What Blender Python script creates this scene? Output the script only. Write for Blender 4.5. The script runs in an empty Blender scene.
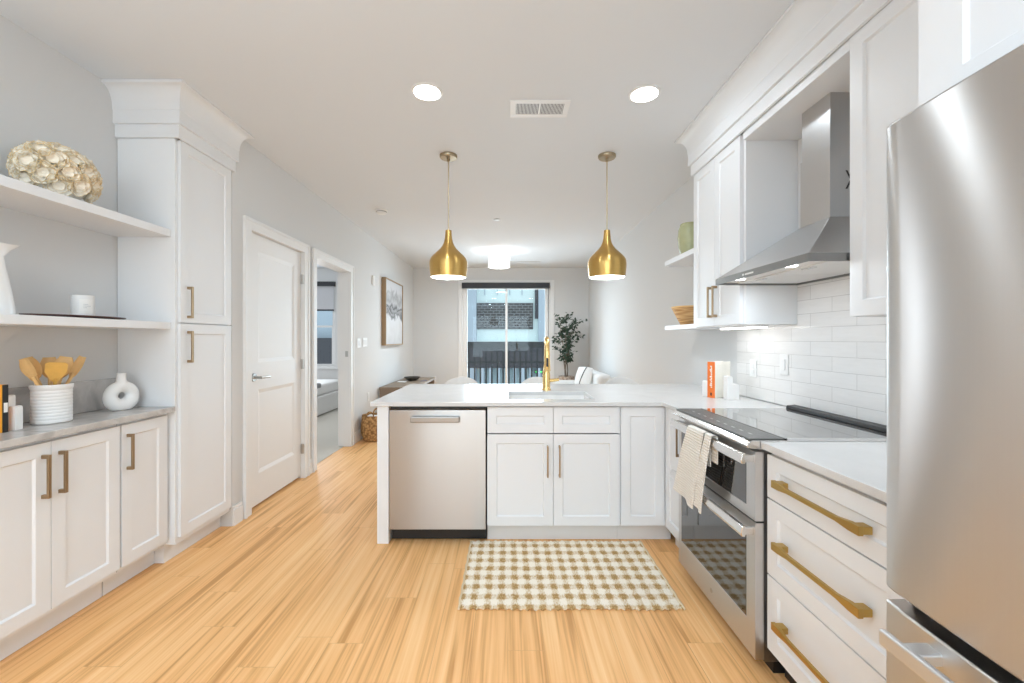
import bpy, math, random
from mathutils import Vector, Matrix
random.seed(7)
PI = math.pi
SC = bpy.context.scene
COL = SC.collection

# ------------------------------------------------------------------ camera
CAM_H = 1.312
cam_data = bpy.data.cameras.new('camera')
cam = bpy.data.objects.new('camera', cam_data)
COL.objects.link(cam)
cam.location = (0, 0, CAM_H)
cam.rotation_euler = (PI / 2, 0, 0)
cam_data.sensor_fit = 'HORIZONTAL'
cam_data.sensor_width = 36.0
cam_data.lens = 420.0 / 1024.0 * 36.0
cam_data.shift_x = (512 - 508) / 1024.0
cam_data.shift_y = -(341.5 - 339.5) / 1024.0
cam_data.clip_start = 0.02
SC.camera = cam

# ------------------------------------------------------------------ world, exposure, large lights
SC.view_settings.view_transform = 'Standard'
SC.view_settings.look = 'None'
SC.view_settings.gamma = 1.0
SC.view_settings.use_curve_mapping = False
SC.view_settings.exposure = 0.1
SC.cycles.use_denoising = True
SC.cycles.max_bounces = 12
SC.cycles.diffuse_bounces = 7
SC.cycles.glossy_bounces = 5
SC.cycles.transparent_max_bounces = 12
SC.cycles.sample_clamp_indirect = 6.0
world = bpy.data.worlds.new('overcast sky')
SC.world = world
world.use_nodes = True
bg = world.node_tree.nodes['Background']
bg.inputs[0].default_value = (0.86, 0.94, 1.0, 1)
bg.inputs[1].default_value = 1.35


def area_light(name, loc, rot, sx, sy, power, color=(1, 1, 1), shape='RECTANGLE', spread=PI):
    d = bpy.data.lights.new(name, 'AREA')
    d.shape = shape
    d.size = sx
    if shape == 'RECTANGLE':
        d.size_y = sy
    d.energy = power
    d.color = color
    d.spread = spread
    o = bpy.data.objects.new(name, d)
    o.location = loc
    o.rotation_euler = rot
    COL.objects.link(o)
    return o


# added fill behind the camera, then daylight at the sliding door and bedroom window
area_light('rear_fill', (-0.35, -2.5, 1.45), (PI / 2, 0, 0), 2.6, 1.9, 56, (0.76, 0.89, 1.0))
area_light('daylight_sliding_door', (-0.03, 8.9, 1.3), (-PI / 2, 0, 0), 1.7, 2.2, 95, (0.74, 0.87, 1.0))
area_light('daylight_bedroom_window', (-4.3, 8.45, 1.65), (-PI / 2, 0, 0), 0.9, 1.6, 34, (0.86, 0.93, 1.0))
area_light('bedroom_fill', (-3.6, 6.0, 2.75), (0, 0, 0), 0.5, 0.5, 22, (0.95, 0.97, 1.0))  # added fill without a fixture, brightens the bedroom carpet
# added upward fill behind the camera that evens the ceiling and walls
area_light('ceiling_bounce_fill', (-1.2, -0.9, 1.6), (PI, 0, 0), 1.7, 1.7, 66, (0.69, 0.86, 1.0), spread=2.45)
CAN_POWER = 3.7
WARM = (0.80, 0.91, 1.0)

# ------------------------------------------------------------------ materials


def new_mat(name):
    m = bpy.data.materials.new(name)
    m.use_nodes = True
    return m, m.node_tree.nodes, m.node_tree.links, m.node_tree.nodes['Principled BSDF']


def plain(name, col, rough=0.5, metal=0.0, spec=0.5, bump=0.0, bscale=200.0, coat=0.0, aniso=0.0, vary=0.0, vscale=3.0):
    m, N, L, P = new_mat(name)
    P.inputs['Base Color'].default_value = (*col, 1)
    P.inputs['Roughness'].default_value = rough
    P.inputs['Metallic'].default_value = metal
    P.inputs['Specular IOR Level'].default_value = spec
    P.inputs['Coat Weight'].default_value = coat
    P.inputs['Anisotropic'].default_value = aniso
    tc = N.new('ShaderNodeTexCoord')
    if vary:
        n = N.new('ShaderNodeTexNoise')
        n.inputs['Scale'].default_value = vscale
        n.inputs['Detail'].default_value = 5
        L.new(tc.outputs['Object'], n.inputs['Vector'])
        mx = N.new('ShaderNodeMixRGB')
        mx.inputs[1].default_value = (*[max(0, c * (1 - vary)) for c in col], 1)
        mx.inputs[2].default_value = (*[min(1, c * (1 + vary)) for c in col], 1)
        L.new(n.outputs['Fac'], mx.inputs[0])
        L.new(mx.outputs[0], P.inputs['Base Color'])
    if bump:
        n = N.new('ShaderNodeTexNoise')
        n.inputs['Scale'].default_value = bscale
        L.new(tc.outputs['Object'], n.inputs['Vector'])
        b = N.new('ShaderNodeBump')
        b.inputs['Strength'].default_value = bump
        b.inputs['Distance'].default_value = 0.002
        L.new(n.outputs['Fac'], b.inputs['Height'])
        L.new(b.outputs[0], P.inputs['Normal'])
    return m


def emit(name, col, strength):
    m, N, L, P = new_mat(name)
    P.inputs['Base Color'].default_value = (*col, 1)
    P.inputs['Emission Color'].default_value = (*col, 1)
    P.inputs['Emission Strength'].default_value = strength
    return m


def brushed(name, col, rough=0.3, axis='Z', amount=0.10, scale=260.0, aniso=0.5):
    """metal with fine brushing streaks running along the axis"""
    m, N, L, P = new_mat(name)
    P.inputs['Metallic'].default_value = 1.0
    P.inputs['Anisotropic'].default_value = aniso
    tg = N.new('ShaderNodeTangent'); tg.direction_type = 'RADIAL'; tg.axis = 'Z'
    L.new(tg.outputs[0], P.inputs['Tangent'])
    P.inputs['Anisotropic Rotation'].default_value = 0.25 if axis == 'Z' else 0.0
    tc = N.new('ShaderNodeTexCoord')
    mp = N.new('ShaderNodeMapping')
    sc = {'X': (1.5, scale, scale), 'Y': (scale, 1.5, scale), 'Z': (scale, scale, 1.5)}[axis]
    mp.inputs['Scale'].default_value = sc
    n = N.new('ShaderNodeTexNoise')
    n.inputs['Scale'].default_value = 1.0
    n.inputs['Detail'].default_value = 3
    L.new(tc.outputs['Object'], mp.inputs[0])
    L.new(mp.outputs[0], n.inputs['Vector'])
    mr = N.new('ShaderNodeMapRange')
    mr.inputs[3].default_value = rough - amount * 0.6
    mr.inputs[4].default_value = rough + amount * 0.6
    L.new(n.outputs['Fac'], mr.inputs[0])
    L.new(mr.outputs[0], P.inputs['Roughness'])
    mx = N.new('ShaderNodeMixRGB')
    mx.inputs[1].default_value = (*[c * 0.985 for c in col], 1)
    mx.inputs[2].default_value = (*[min(1, c * 1.015) for c in col], 1)
    L.new(n.outputs['Fac'], mx.inputs[0])
    L.new(mx.outputs[0], P.inputs['Base Color'])
    return m


def wood_floor():
    m, N, L, P = new_mat('honey oak plank floor')
    tc = N.new('ShaderNodeTexCoord')
    fs = N.new('ShaderNodeSeparateXYZ'); L.new(tc.outputs['Object'], fs.inputs[0])
    rw = N.new('ShaderNodeMath'); rw.operation = 'DIVIDE'; rw.inputs[1].default_value = 0.155
    L.new(fs.outputs['X'], rw.inputs[0])
    rf = N.new('ShaderNodeMath'); rf.operation = 'FLOOR'; L.new(rw.outputs[0], rf.inputs[0])
    wn = N.new('ShaderNodeTexWhiteNoise'); wn.noise_dimensions = '1D'; L.new(rf.outputs[0], wn.inputs['W'])
    sh = N.new('ShaderNodeMath'); sh.operation = 'MULTIPLY_ADD'; sh.inputs[1].default_value = 1.25
    L.new(wn.outputs['Value'], sh.inputs[0]); L.new(fs.outputs['Y'], sh.inputs[2])
    cs = N.new('ShaderNodeCombineXYZ'); L.new(sh.outputs[0], cs.inputs['X']); L.new(fs.outputs['X'], cs.inputs['Y'])
    br = N.new('ShaderNodeTexBrick')
    br.offset = 0.0
    br.inputs['Scale'].default_value = 1.0
    br.inputs['Brick Width'].default_value = 1.25
    br.inputs['Row Height'].default_value = 0.155
    br.inputs['Mortar Size'].default_value = 0.0012
    br.inputs['Mortar Smooth'].default_value = 0.3
    br.inputs['Color1'].default_value = (0, 0, 0, 1)
    br.inputs['Color2'].default_value = (1, 1, 1, 1)
    br.inputs['Mortar'].default_value = (0.5, 0.5, 0.5, 1)
    L.new(cs.outputs[0], br.inputs['Vector'])
    # grain offset by plank
    sep = N.new('ShaderNodeSeparateXYZ')
    L.new(tc.outputs['Object'], sep.inputs[0])
    addx = N.new('ShaderNodeMath'); addx.operation = 'MULTIPLY_ADD'
    addx.inputs[1].default_value = 7.0
    L.new(br.outputs['Color'], addx.inputs[0])
    L.new(sep.outputs['Y'], addx.inputs[2])
    comb = N.new('ShaderNodeCombineXYZ')
    L.new(sep.outputs['X'], comb.inputs['X'])
    L.new(addx.outputs[0], comb.inputs['Y'])

    def streak(sx, sy, detail, dist):
        mp = N.new('ShaderNodeMapping')
        mp.inputs['Scale'].default_value = (sx, sy, 1)
        L.new(comb.outputs[0], mp.inputs[0])
        n = N.new('ShaderNodeTexNoise')
        n.inputs['Scale'].default_value = 1.0
        n.inputs['Detail'].default_value = detail
        n.inputs['Distortion'].default_value = dist
        L.new(mp.outputs[0], n.inputs['Vector'])
        return n
    s1 = streak(34, 0.9, 4, 0.5)
    s2 = streak(95, 1.6, 3, 0.2)
    s3 = streak(7, 0.8, 2, 0.6)
    a = N.new('ShaderNodeMath'); a.operation = 'MULTIPLY_ADD'; a.inputs[1].default_value = 0.45
    L.new(s2.outputs['Fac'], a.inputs[0])
    L.new(s1.outputs['Fac'], a.inputs[2])
    b = N.new('ShaderNodeMath'); b.operation = 'MULTIPLY_ADD'; b.inputs[1].default_value = 0.55
    L.new(s3.outputs['Fac'], b.inputs[0])
    L.new(a.outputs[0], b.inputs[2])
    c = N.new('ShaderNodeMath'); c.operation = 'MULTIPLY_ADD'; c.inputs[1].default_value = 0.08
    L.new(br.outputs['Color'], c.inputs[0])
    L.new(b.outputs[0], c.inputs[2])
    ramp = N.new('ShaderNodeValToRGB')
    e = ramp.color_ramp.elements
    e[0].position = 0.74; e[0].color = (0.46, 0.225, 0.075, 1)
    e[1].position = 1.36; e[1].color = (0.86, 0.60, 0.33, 1)
    mid = e.new(1.0); mid.color = (0.75, 0.46, 0.215, 1)
    # ramp positions live in 0..1, so scale the value
    mr = N.new('ShaderNodeMapRange')
    mr.inputs[1].default_value = 0.72
    mr.inputs[2].default_value = 1.38
    L.new(c.outputs[0], mr.inputs[0])
    e[0].position = 0.12
    e[2].position = 0.92
    e[1].position = 0.45
    cols = [(0.60, 0.295, 0.10, 1), (0.86, 0.478, 0.198, 1), (0.95, 0.605, 0.295, 1)]
    for i in range(3):
        e[i].color = cols[i]
    L.new(mr.outputs[0], ramp.inputs[0])
    mx = N.new('ShaderNodeMixRGB')
    mx.inputs[2].default_value = (0.42, 0.22, 0.09, 1)
    sm = N.new('ShaderNodeMath'); sm.operation = 'MULTIPLY'; sm.inputs[1].default_value = 0.45
    L.new(br.outputs['Fac'], sm.inputs[0])
    L.new(sm.outputs[0], mx.inputs[0])
    L.new(ramp.outputs[0], mx.inputs[1])
    L.new(mx.outputs[0], P.inputs['Base Color'])
    P.inputs['Roughness'].default_value = 0.42
    P.inputs['Specular IOR Level'].default_value = 0.3
    bp = N.new('ShaderNodeBump'); bp.inputs['Strength'].default_value = 0.12; bp.inputs['Distance'].default_value = 0.001
    L.new(a.outputs[0], bp.inputs['Height'])
    L.new(bp.outputs[0], P.inputs['Normal'])
    return m


def tile_wall():
    m, N, L, P = new_mat('glossy white subway tile')
    tc = N.new('ShaderNodeTexCoord')
    sep = N.new('ShaderNodeSeparateXYZ')
    L.new(tc.outputs['Object'], sep.inputs[0])
    cb = N.new('ShaderNodeCombineXYZ')
    L.new(sep.outputs['Y'], cb.inputs['X'])
    L.new(sep.outputs['Z'], cb.inputs['Y'])
    br = N.new('ShaderNodeTexBrick')
    br.inputs['Scale'].default_value = 1.0
    br.inputs['Brick Width'].default_value = 0.305
    br.inputs['Row Height'].default_value = 0.0765
    br.inputs['Mortar Size'].default_value = 0.0016
    br.inputs['Mortar Smooth'].default_value = 0.2
    br.inputs['Color1'].default_value = (0.90, 0.892, 0.88, 1)
    br.inputs['Color2'].default_value = (0.86, 0.85, 0.838, 1)
    br.inputs['Mortar'].default_value = (0.66, 0.65, 0.635, 1)
    L.new(cb.outputs[0], br.inputs['Vector'])
    mp = N.new('ShaderNodeMapping'); mp.inputs['Scale'].default_value = (1, 7, 45)
    L.new(tc.outputs['Object'], mp.inputs[0])
    n = N.new('ShaderNodeTexNoise'); n.inputs['Scale'].default_value = 1.5; n.inputs['Detail'].default_value = 4
    L.new(mp.outputs[0], n.inputs['Vector'])
    mx = N.new('ShaderNodeMixRGB'); mx.blend_type = 'MULTIPLY'; mx.inputs[0].default_value = 0.10
    L.new(br.outputs['Color'], mx.inputs[1])
    L.new(n.outputs['Fac'], mx.inputs[2])
    L.new(mx.outputs[0], P.inputs['Base Color'])
    inv = N.new('ShaderNodeMath'); inv.operation = 'SUBTRACT'; inv.inputs[0].default_value = 1.0
    L.new(br.outputs['Fac'], inv.inputs[1])
    bp = N.new('ShaderNodeBump'); bp.inputs['Strength'].default_value = 0.5; bp.inputs['Distance'].default_value = 0.002
    L.new(inv.outputs[0], bp.inputs['Height'])
    L.new(bp.outputs[0], P.inputs['Normal'])
    P.inputs['Roughness'].default_value = 0.16
    return m


def stone(name, base, vein, rough, scale=2.5, vein_w=0.5):
    m, N, L, P = new_mat(name)
    tc = N.new('ShaderNodeTexCoord')
    n = N.new('ShaderNodeTexNoise')
    n.inputs['Scale'].default_value = scale
    n.inputs['Detail'].default_value = 8
    n.inputs['Distortion'].default_value = 1.4
    L.new(tc.outputs['Object'], n.inputs['Vector'])
    r = N.new('ShaderNodeValToRGB')
    e = r.color_ramp.elements
    e[0].position = 0.30; e[0].color = (*base, 1)
    e[1].position = 0.66; e[1].color = (*base, 1)
    k = e.new(0.49); k.color = (*vein, 1)
    k = e.new(0.40); k.color = (*[b * (1 - vein_w * 0.4) + v * vein_w * 0.4 for b, v in zip(base, vein)], 1)
    L.new(n.outputs['Fac'], r.inputs[0])
    sp = N.new('ShaderNodeTexNoise')
    sp.inputs['Scale'].default_value = 260
    L.new(tc.outputs['Object'], sp.inputs['Vector'])
    mx = N.new('ShaderNodeMixRGB'); mx.blend_type = 'MULTIPLY'; mx.inputs[0].default_value = 0.08
    L.new(r.outputs[0], mx.inputs[1])
    L.new(sp.outputs['Fac'], mx.inputs[2])
    L.new(mx.outputs[0], P.inputs['Base Color'])
    P.inputs['Roughness'].default_value = rough
    return m


def gingham():
    m, N, L, P = new_mat('woven jute check')
    tc = N.new('ShaderNodeTexCoord')
    wob = N.new('ShaderNodeTexNoise'); wob.inputs['Scale'].default_value = 22
    L.new(tc.outputs['Object'], wob.inputs['Vector'])
    off = N.new('ShaderNodeVectorMath'); off.operation = 'MULTIPLY_ADD'
    off.inputs[1].default_value = (0.022, 0.018, 0)
    L.new(wob.outputs['Color'], off.inputs[0])
    L.new(tc.outputs['Object'], off.inputs[2])
    sep = N.new('ShaderNodeSeparateXYZ')
    L.new(off.outputs[0], sep.inputs[0])

    def band(sock, period, ph):
        a = N.new('ShaderNodeMath'); a.operation = 'MULTIPLY_ADD'
        a.inputs[1].default_value = 2 * PI / period; a.inputs[2].default_value = ph
        L.new(sock, a.inputs[0])
        s = N.new('ShaderNodeMath'); s.operation = 'SINE'
        L.new(a.outputs[0], s.inputs[0])
        r = N.new('ShaderNodeMapRange'); r.inputs[1].default_value = -0.6; r.inputs[2].default_value = 0.6
        L.new(s.outputs[0], r.inputs[0])
        return r.outputs[0]
    bx = band(sep.outputs['X'], 0.0685, 0.6)
    by = band(sep.outputs['Y'], 0.0875, -0.6)
    su = N.new('ShaderNodeMath'); su.operation = 'ADD'
    L.new(bx, su.inputs[0]); L.new(by, su.inputs[1])
    # yarns
    mp = N.new('ShaderNodeMapping'); mp.inputs['Scale'].default_value = (170, 60, 1)
    L.new(tc.outputs['Object'], mp.inputs[0])
    yn = N.new('ShaderNodeTexNoise'); yn.inputs['Scale'].default_value = 1.0; yn.inputs['Detail'].default_value = 2
    L.new(mp.outputs[0], yn.inputs['Vector'])
    ad = N.new('ShaderNodeMath'); ad.operation = 'MULTIPLY_ADD'; ad.inputs[1].default_value = 2.4; ad.inputs[2].default_value = -1.2
    L.new(yn.outputs['Fac'], ad.inputs[0])
    s2 = N.new('ShaderNodeMath'); s2.operation = 'ADD'
    L.new(su.outputs[0], s2.inputs[0]); L.new(ad.outputs[0], s2.inputs[1])
    half = N.new('ShaderNodeMath'); half.operation = 'MULTIPLY'; half.inputs[1].default_value = 0.5
    L.new(s2.outputs[0], half.inputs[0])
    r = N.new('ShaderNodeValToRGB')
    e = r.color_ramp.elements
    e[0].position = 0.20; e[0].color = (0.99, 0.91, 0.79, 1)
    e[1].position = 1.0; e[1].color = (0.46, 0.28, 0.11, 1)
    k = e.new(0.47); k.color = (0.84, 0.73, 0.56, 1)
    k = e.new(0.74); k.color = (0.70, 0.50, 0.27, 1)
    L.new(half.outputs[0], r.inputs[0])
    L.new(r.outputs[0], P.inputs['Base Color'])
    P.inputs['Roughness'].default_value = 0.95
    P.inputs['Specular IOR Level'].default_value = 0.1
    bp = N.new('ShaderNodeBump'); bp.inputs['Strength'].default_value = 0.9; bp.inputs['Distance'].default_value = 0.004
    L.new(yn.outputs['Fac'], bp.inputs['Height'])
    L.new(bp.outputs[0], P.inputs['Normal'])
    return m


def waffle():
    m, N, L, P = new_mat('cream waffle cloth')
    tc = N.new('ShaderNodeTexCoord')
    w = N.new('ShaderNodeTexWave'); w.bands_direction = 'Z'; w.inputs['Scale'].default_value = 24; w.inputs['Distortion'].default_value = 0.6
    L.new(tc.outputs['Object'], w.inputs['Vector'])
    w2 = N.new('ShaderNodeTexWave'); w2.bands_direction = 'Y'; w2.inputs['Scale'].default_value = 34; w2.inputs['Distortion'].default_value = 0.6
    L.new(tc.outputs['Object'], w2.inputs['Vector'])
    a = N.new('ShaderNodeMath'); a.operation = 'MULTIPLY_ADD'; a.inputs[1].default_value = 0.4
    L.new(w2.outputs['Fac'], a.inputs[0]); L.new(w.outputs['Fac'], a.inputs[2])
    r = N.new('ShaderNodeValToRGB')
    r.color_ramp.elements[0].color = (0.74, 0.68, 0.60, 1)
    r.color_ramp.elements[1].color = (0.90, 0.87, 0.81, 1)
    r.color_ramp.elements[1].position = 0.6
    L.new(a.outputs[0], r.inputs[0])
    L.new(r.outputs[0], P.inputs['Base Color'])
    P.inputs['Roughness'].default_value = 0.95
    bp = N.new('ShaderNodeBump'); bp.inputs['Strength'].default_value = 0.8; bp.inputs['Distance'].default_value = 0.004
    L.new(a.outputs[0], bp.inputs['Height']); L.new(bp.outputs[0], P.inputs['Normal'])
    return m


def pane_glass(name, refl=0.08):
    m, N, L, P = new_mat(name)
    N.remove(P)
    t = N.new('ShaderNodeBsdfTransparent')
    t.inputs[0].default_value = (0.93, 0.97, 0.97, 1)
    g = N.new('ShaderNodeBsdfGlossy')
    g.inputs['Roughness'].default_value = 0.01
    fr = N.new('ShaderNodeFresnel'); fr.inputs[0].default_value = 1.3
    mx = N.new('ShaderNodeMixShader')
    L.new(fr.outputs[0], mx.inputs[0]); L.new(t.outputs[0], mx.inputs[1]); L.new(g.outputs[0], mx.inputs[2])
    L.new(mx.outputs[0], N['Material Output'].inputs[0])
    return m


def wicker(name, c1, c2, sx=40, sz=60):
    m, N, L, P = new_mat(name)
    tc = N.new('ShaderNodeTexCoord')
    mp = N.new('ShaderNodeMapping'); mp.inputs['Scale'].default_value = (sx, sx, sz)
    L.new(tc.outputs['Object'], mp.inputs[0])
    v = N.new('ShaderNodeTexVoronoi'); v.inputs['Scale'].default_value = 1.0
    L.new(mp.outputs[0], v.inputs['Vector'])
    r = N.new('ShaderNodeValToRGB')
    r.color_ramp.elements[0].color = (*c2, 1)
    r.color_ramp.elements[1].color = (*c1, 1)
    r.color_ramp.elements[0].position = 0.2
    r.color_ramp.elements[1].position = 0.75
    L.new(v.outputs['Distance'], r.inputs[0])
    L.new(r.outputs[0], P.inputs['Base Color'])
    P.inputs['Roughness'].default_value = 0.7
    bp = N.new('ShaderNodeBump'); bp.inputs['Strength'].default_value = 0.8; bp.inputs['Distance'].default_value = 0.006
    bp.invert = True
    L.new(v.outputs['Distance'], bp.inputs['Height']); L.new(bp.outputs[0], P.inputs['Normal'])
    return m


def painting():
    m, N, L, P = new_mat('abstract grey and white painting')
    tc = N.new('ShaderNodeTexCoord')
    sep = N.new('ShaderNodeSeparateXYZ'); L.new(tc.outputs['Object'], sep.inputs[0])
    n = N.new('ShaderNodeTexNoise'); n.inputs['Scale'].default_value = 4; n.inputs['Detail'].default_value = 6; n.inputs['Distortion'].default_value = 0.8
    L.new(tc.outputs['Object'], n.inputs['Vector'])
    # dark brush band about the middle height
    d = N.new('ShaderNodeMath'); d.operation = 'MULTIPLY_ADD'; d.inputs[1].default_value = 0.55
    L.new(n.outputs['Fac'], d.inputs[0]); L.new(sep.outputs['Z'], d.inputs[2])
    r = N.new('ShaderNodeValToRGB')
    e = r.color_ramp.elements
    e[0].position = 0.0; e[0].color = (0.50, 0.50, 0.50, 1)
    e[1].position = 1.0; e[1].color = (0.62, 0.63, 0.65, 1)
    for p, c in ((0.36, 0.66), (0.42, 0.16), (0.47, 0.38), (0.50, 0.10), (0.55, 0.50), (0.62, 0.34), (0.7, 0.60)):
        k = e.new(p); k.color = (c, c, c * 1.02, 1)
    mr = N.new('ShaderNodeMapRange'); mr.inputs[1].default_value = -0.36; mr.inputs[2].default_value = 1.09
    L.new(d.outputs[0], mr.inputs[0]); L.new(mr.outputs[0], r.inputs[0])
    mx = N.new('ShaderNodeMixRGB'); mx.inputs[0].default_value = 0.25
    L.new(r.outputs[0], mx.inputs[1]); L.new(n.outputs['Color'], mx.inputs[2])
    L.new(r.outputs[0], P.inputs['Base Color'])
    P.inputs['Roughness'].default_value = 0.8
    return m


M = {}
M['wall'] = plain('light grey wall paint', (0.68, 0.68, 0.675), 0.85, bump=0.05, bscale=300)
M['ceiling'] = plain('white ceiling paint', (0.728, 0.757, 0.788), 0.9)
M['trim'] = plain('white semi gloss trim', (0.80, 0.797, 0.79), 0.4)
M['cab'] = plain('white painted cabinet', (0.785, 0.797, 0.812), 0.38)
M['cab_in'] = plain('white cabinet body', (0.81, 0.82, 0.83), 0.5)
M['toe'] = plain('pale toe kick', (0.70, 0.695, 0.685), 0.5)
M['floor'] = wood_floor()
M['tile'] = tile_wall()
M['quartz'] = stone('white quartz', (0.70, 0.70, 0.70), (0.67, 0.67, 0.668), 0.22, 2.2, 0.3)
M['grey_quartz'] = stone('grey veined quartz', (0.42, 0.41, 0.40), (0.62, 0.60, 0.58), 0.2, 3.2, 0.6)
M['steel'] = brushed('brushed stainless steel', (0.66, 0.65, 0.64), 0.28, 'Z', 0.0, 180, 1.0)
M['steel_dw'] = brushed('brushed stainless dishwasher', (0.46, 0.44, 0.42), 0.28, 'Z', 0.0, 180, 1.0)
M['steel_h'] = brushed('brushed stainless horizontal', (0.60, 0.595, 0.59), 0.30, 'Y', 0.06, 180)
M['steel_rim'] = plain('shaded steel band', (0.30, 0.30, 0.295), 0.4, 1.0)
M['hood_under'] = plain('pale hood underside', (0.78, 0.775, 0.76), 0.5)
M['steel_soft'] = plain('satin steel bar', (0.70, 0.70, 0.70), 0.5, 1.0)
M['steel_bright'] = plain('polished steel trim', (0.78, 0.77, 0.76), 0.22, 1.0)
M['handle_grey'] = plain('grey brushed handle', (0.36, 0.34, 0.32), 0.32, 1.0)
M['steel_dark'] = plain('dark grey steel', (0.28, 0.275, 0.27), 0.35, 1.0)
M['brass'] = brushed('brushed brass', (0.68, 0.44, 0.145), 0.30, 'Z', 0.10, 60, 0.9)
M['gold'] = brushed('satin gold handle', (0.52, 0.35, 0.11), 0.32, 'Y', 0.08, 200, 0.3)
M['faucet_gold'] = plain('gold faucet finish', (0.86, 0.60, 0.25), 0.24, 1.0)
M['bronze'] = plain('champagne bronze handle', (0.40, 0.29, 0.18), 0.36, 1.0)
M['canopy'] = plain('aged brass canopy', (0.42, 0.34, 0.23), 0.4, 1.0)
M['rod'] = plain('pale satin brass rod', (0.62, 0.54, 0.40), 0.4, 1.0)
M['black'] = plain('black plastic', (0.012, 0.012, 0.013), 0.4)
M['black_glass'] = plain('black oven glass', (0.014, 0.014, 0.015), 0.04, 0, 0.9, coat=0.6)
M['cook_glass'] = plain('black cooktop glass', (0.02, 0.02, 0.021), 0.05, 0, 1.0, coat=1.0)
M['control_glass'] = plain('patterned control glass', (0.085, 0.085, 0.08), 0.33, 0, 0.5, bump=0.7, bscale=160)
M['grey_mark'] = plain('pale printed marking', (0.55, 0.55, 0.55), 0.5)
M['white_shade'] = plain('white inner enamel', (0.9, 0.88, 0.84), 0.5)
M['lens'] = emit('lit recessed lens', (1.0, 0.985, 0.95), 9.0)
M['bulb'] = emit('lit bulb', (1.0, 0.93, 0.8), 7.0)
M['drum'] = emit('lit drum shade', (1.0, 0.97, 0.92), 0.85)
M['led'] = emit('lit led strip', (1.0, 0.98, 0.95), 6.0)
M['glass'] = pane_glass('clear window glass')
M['dark_frame'] = plain('charcoal roller shade', (0.035, 0.037, 0.042), 0.6)
M['white_ceramic'] = plain('matte white ceramic', (0.84, 0.83, 0.81), 0.55)
M['gloss_ceramic'] = plain('glossy white ceramic', (0.85, 0.845, 0.83), 0.25)
M['spoon'] = plain('pale bamboo wood', (0.76, 0.50, 0.22), 0.5, vary=0.22, vscale=24)
M['spoon_dark'] = plain('golden bamboo wood', (0.70, 0.40, 0.09), 0.45, vary=0.2, vscale=24)
M['shell'] = plain('cream petal with gold', (0.93, 0.87, 0.76), 0.6, vary=0.06, vscale=60)
M['shell_edge'] = plain('gilded petal edge', (0.80, 0.58, 0.26), 0.5, vary=0.2, vscale=60)
M['tray'] = plain('dark mahogany', (0.075, 0.026, 0.02), 0.35)
M['orange'] = plain('orange book cover', (0.86, 0.20, 0.035), 0.5)
M['amber'] = plain('amber orange book cover', (0.90, 0.36, 0.02), 0.5)
M['paper'] = plain('cream paper', (0.86, 0.82, 0.72), 0.8)
M['cover_white'] = plain('cream book jacket', (0.86, 0.83, 0.75), 0.6, vary=0.05, vscale=40)
M['white_ink'] = plain('white lettering', (0.9, 0.88, 0.84), 0.6)
M['green_glaze'] = plain('sage green glaze', (0.50, 0.51, 0.30), 0.25, vary=0.18, vscale=14)
M['bowl_weave'] = wicker('woven straw bowl', (0.72, 0.47, 0.22), (0.42, 0.2, 0.06), 9, 120)
M['basket'] = wicker('brown woven basket', (0.24, 0.12, 0.04), (0.58, 0.34, 0.13), 34, 34)
M['rug'] = gingham()
M['rug_edge'] = plain('jute rug edge', (0.76, 0.62, 0.42), 0.95, bump=0.6, bscale=220)
M['towel'] = waffle()
M['shade_strip'] = plain('dark towel seam', (0.16, 0.12, 0.085), 0.9)
M['carpet'] = plain('grey beige carpet', (0.56, 0.53, 0.47), 0.98, bump=0.8, bscale=240)
M['chrome'] = plain('satin nickel', (0.52, 0.51, 0.49), 0.28, 1.0)
M['plastic_white'] = plain('white plastic', (0.82, 0.82, 0.81), 0.4)
M['wood_table'] = plain('walnut brown veneer', (0.25, 0.185, 0.13), 0.5, vary=0.15, vscale=8)
M['frame_wood'] = plain('light oak frame', (0.34, 0.225, 0.12), 0.5, vary=0.12, vscale=12)
M['art'] = painting()
M['leaf'] = plain('dark green leaf', (0.030, 0.062, 0.035), 0.5, vary=0.45, vscale=9)
M['bark'] = plain('grey brown bark', (0.17, 0.14, 0.11), 0.9)
M['soil'] = plain('potting soil', (0.05, 0.035, 0.025), 0.95)
M['planter'] = wicker('mottled woven planter', (0.50, 0.40, 0.32), (0.27, 0.18, 0.13), 24, 24)
M['sofa'] = plain('white boucle', (0.80, 0.79, 0.77), 0.95, bump=0.5, bscale=120)
M['linen'] = plain('grey throw', (0.30, 0.30, 0.30), 0.95)
M['shade_fabric'] = plain('pale grey roller blind', (0.60, 0.60, 0.62), 0.9)
M['dark_bowl'] = plain('dark pewter bowl', (0.11, 0.11, 0.10), 0.35, 0.6)
M['rail'] = plain('black balcony railing', (0.022, 0.024, 0.028), 0.5)
M['facade'] = plain('pale blue grey render', (0.70, 0.82, 0.83), 0.9, vary=0.04)
M['facade2'] = plain('slate blue render', (0.42, 0.49, 0.57), 0.9)
M['facade_dark'] = plain('dark ground floor', (0.06, 0.06, 0.072), 0.8)
M['concrete'] = plain('balcony concrete', (0.4, 0.4, 0.39), 0.9)
M['green_lamp'] = emit('green lit sign', (0.1, 0.9, 0.2), 0.5)
M['pencil'] = plain('blue pencil', (0.05, 0.09, 0.3), 0.5)


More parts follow.
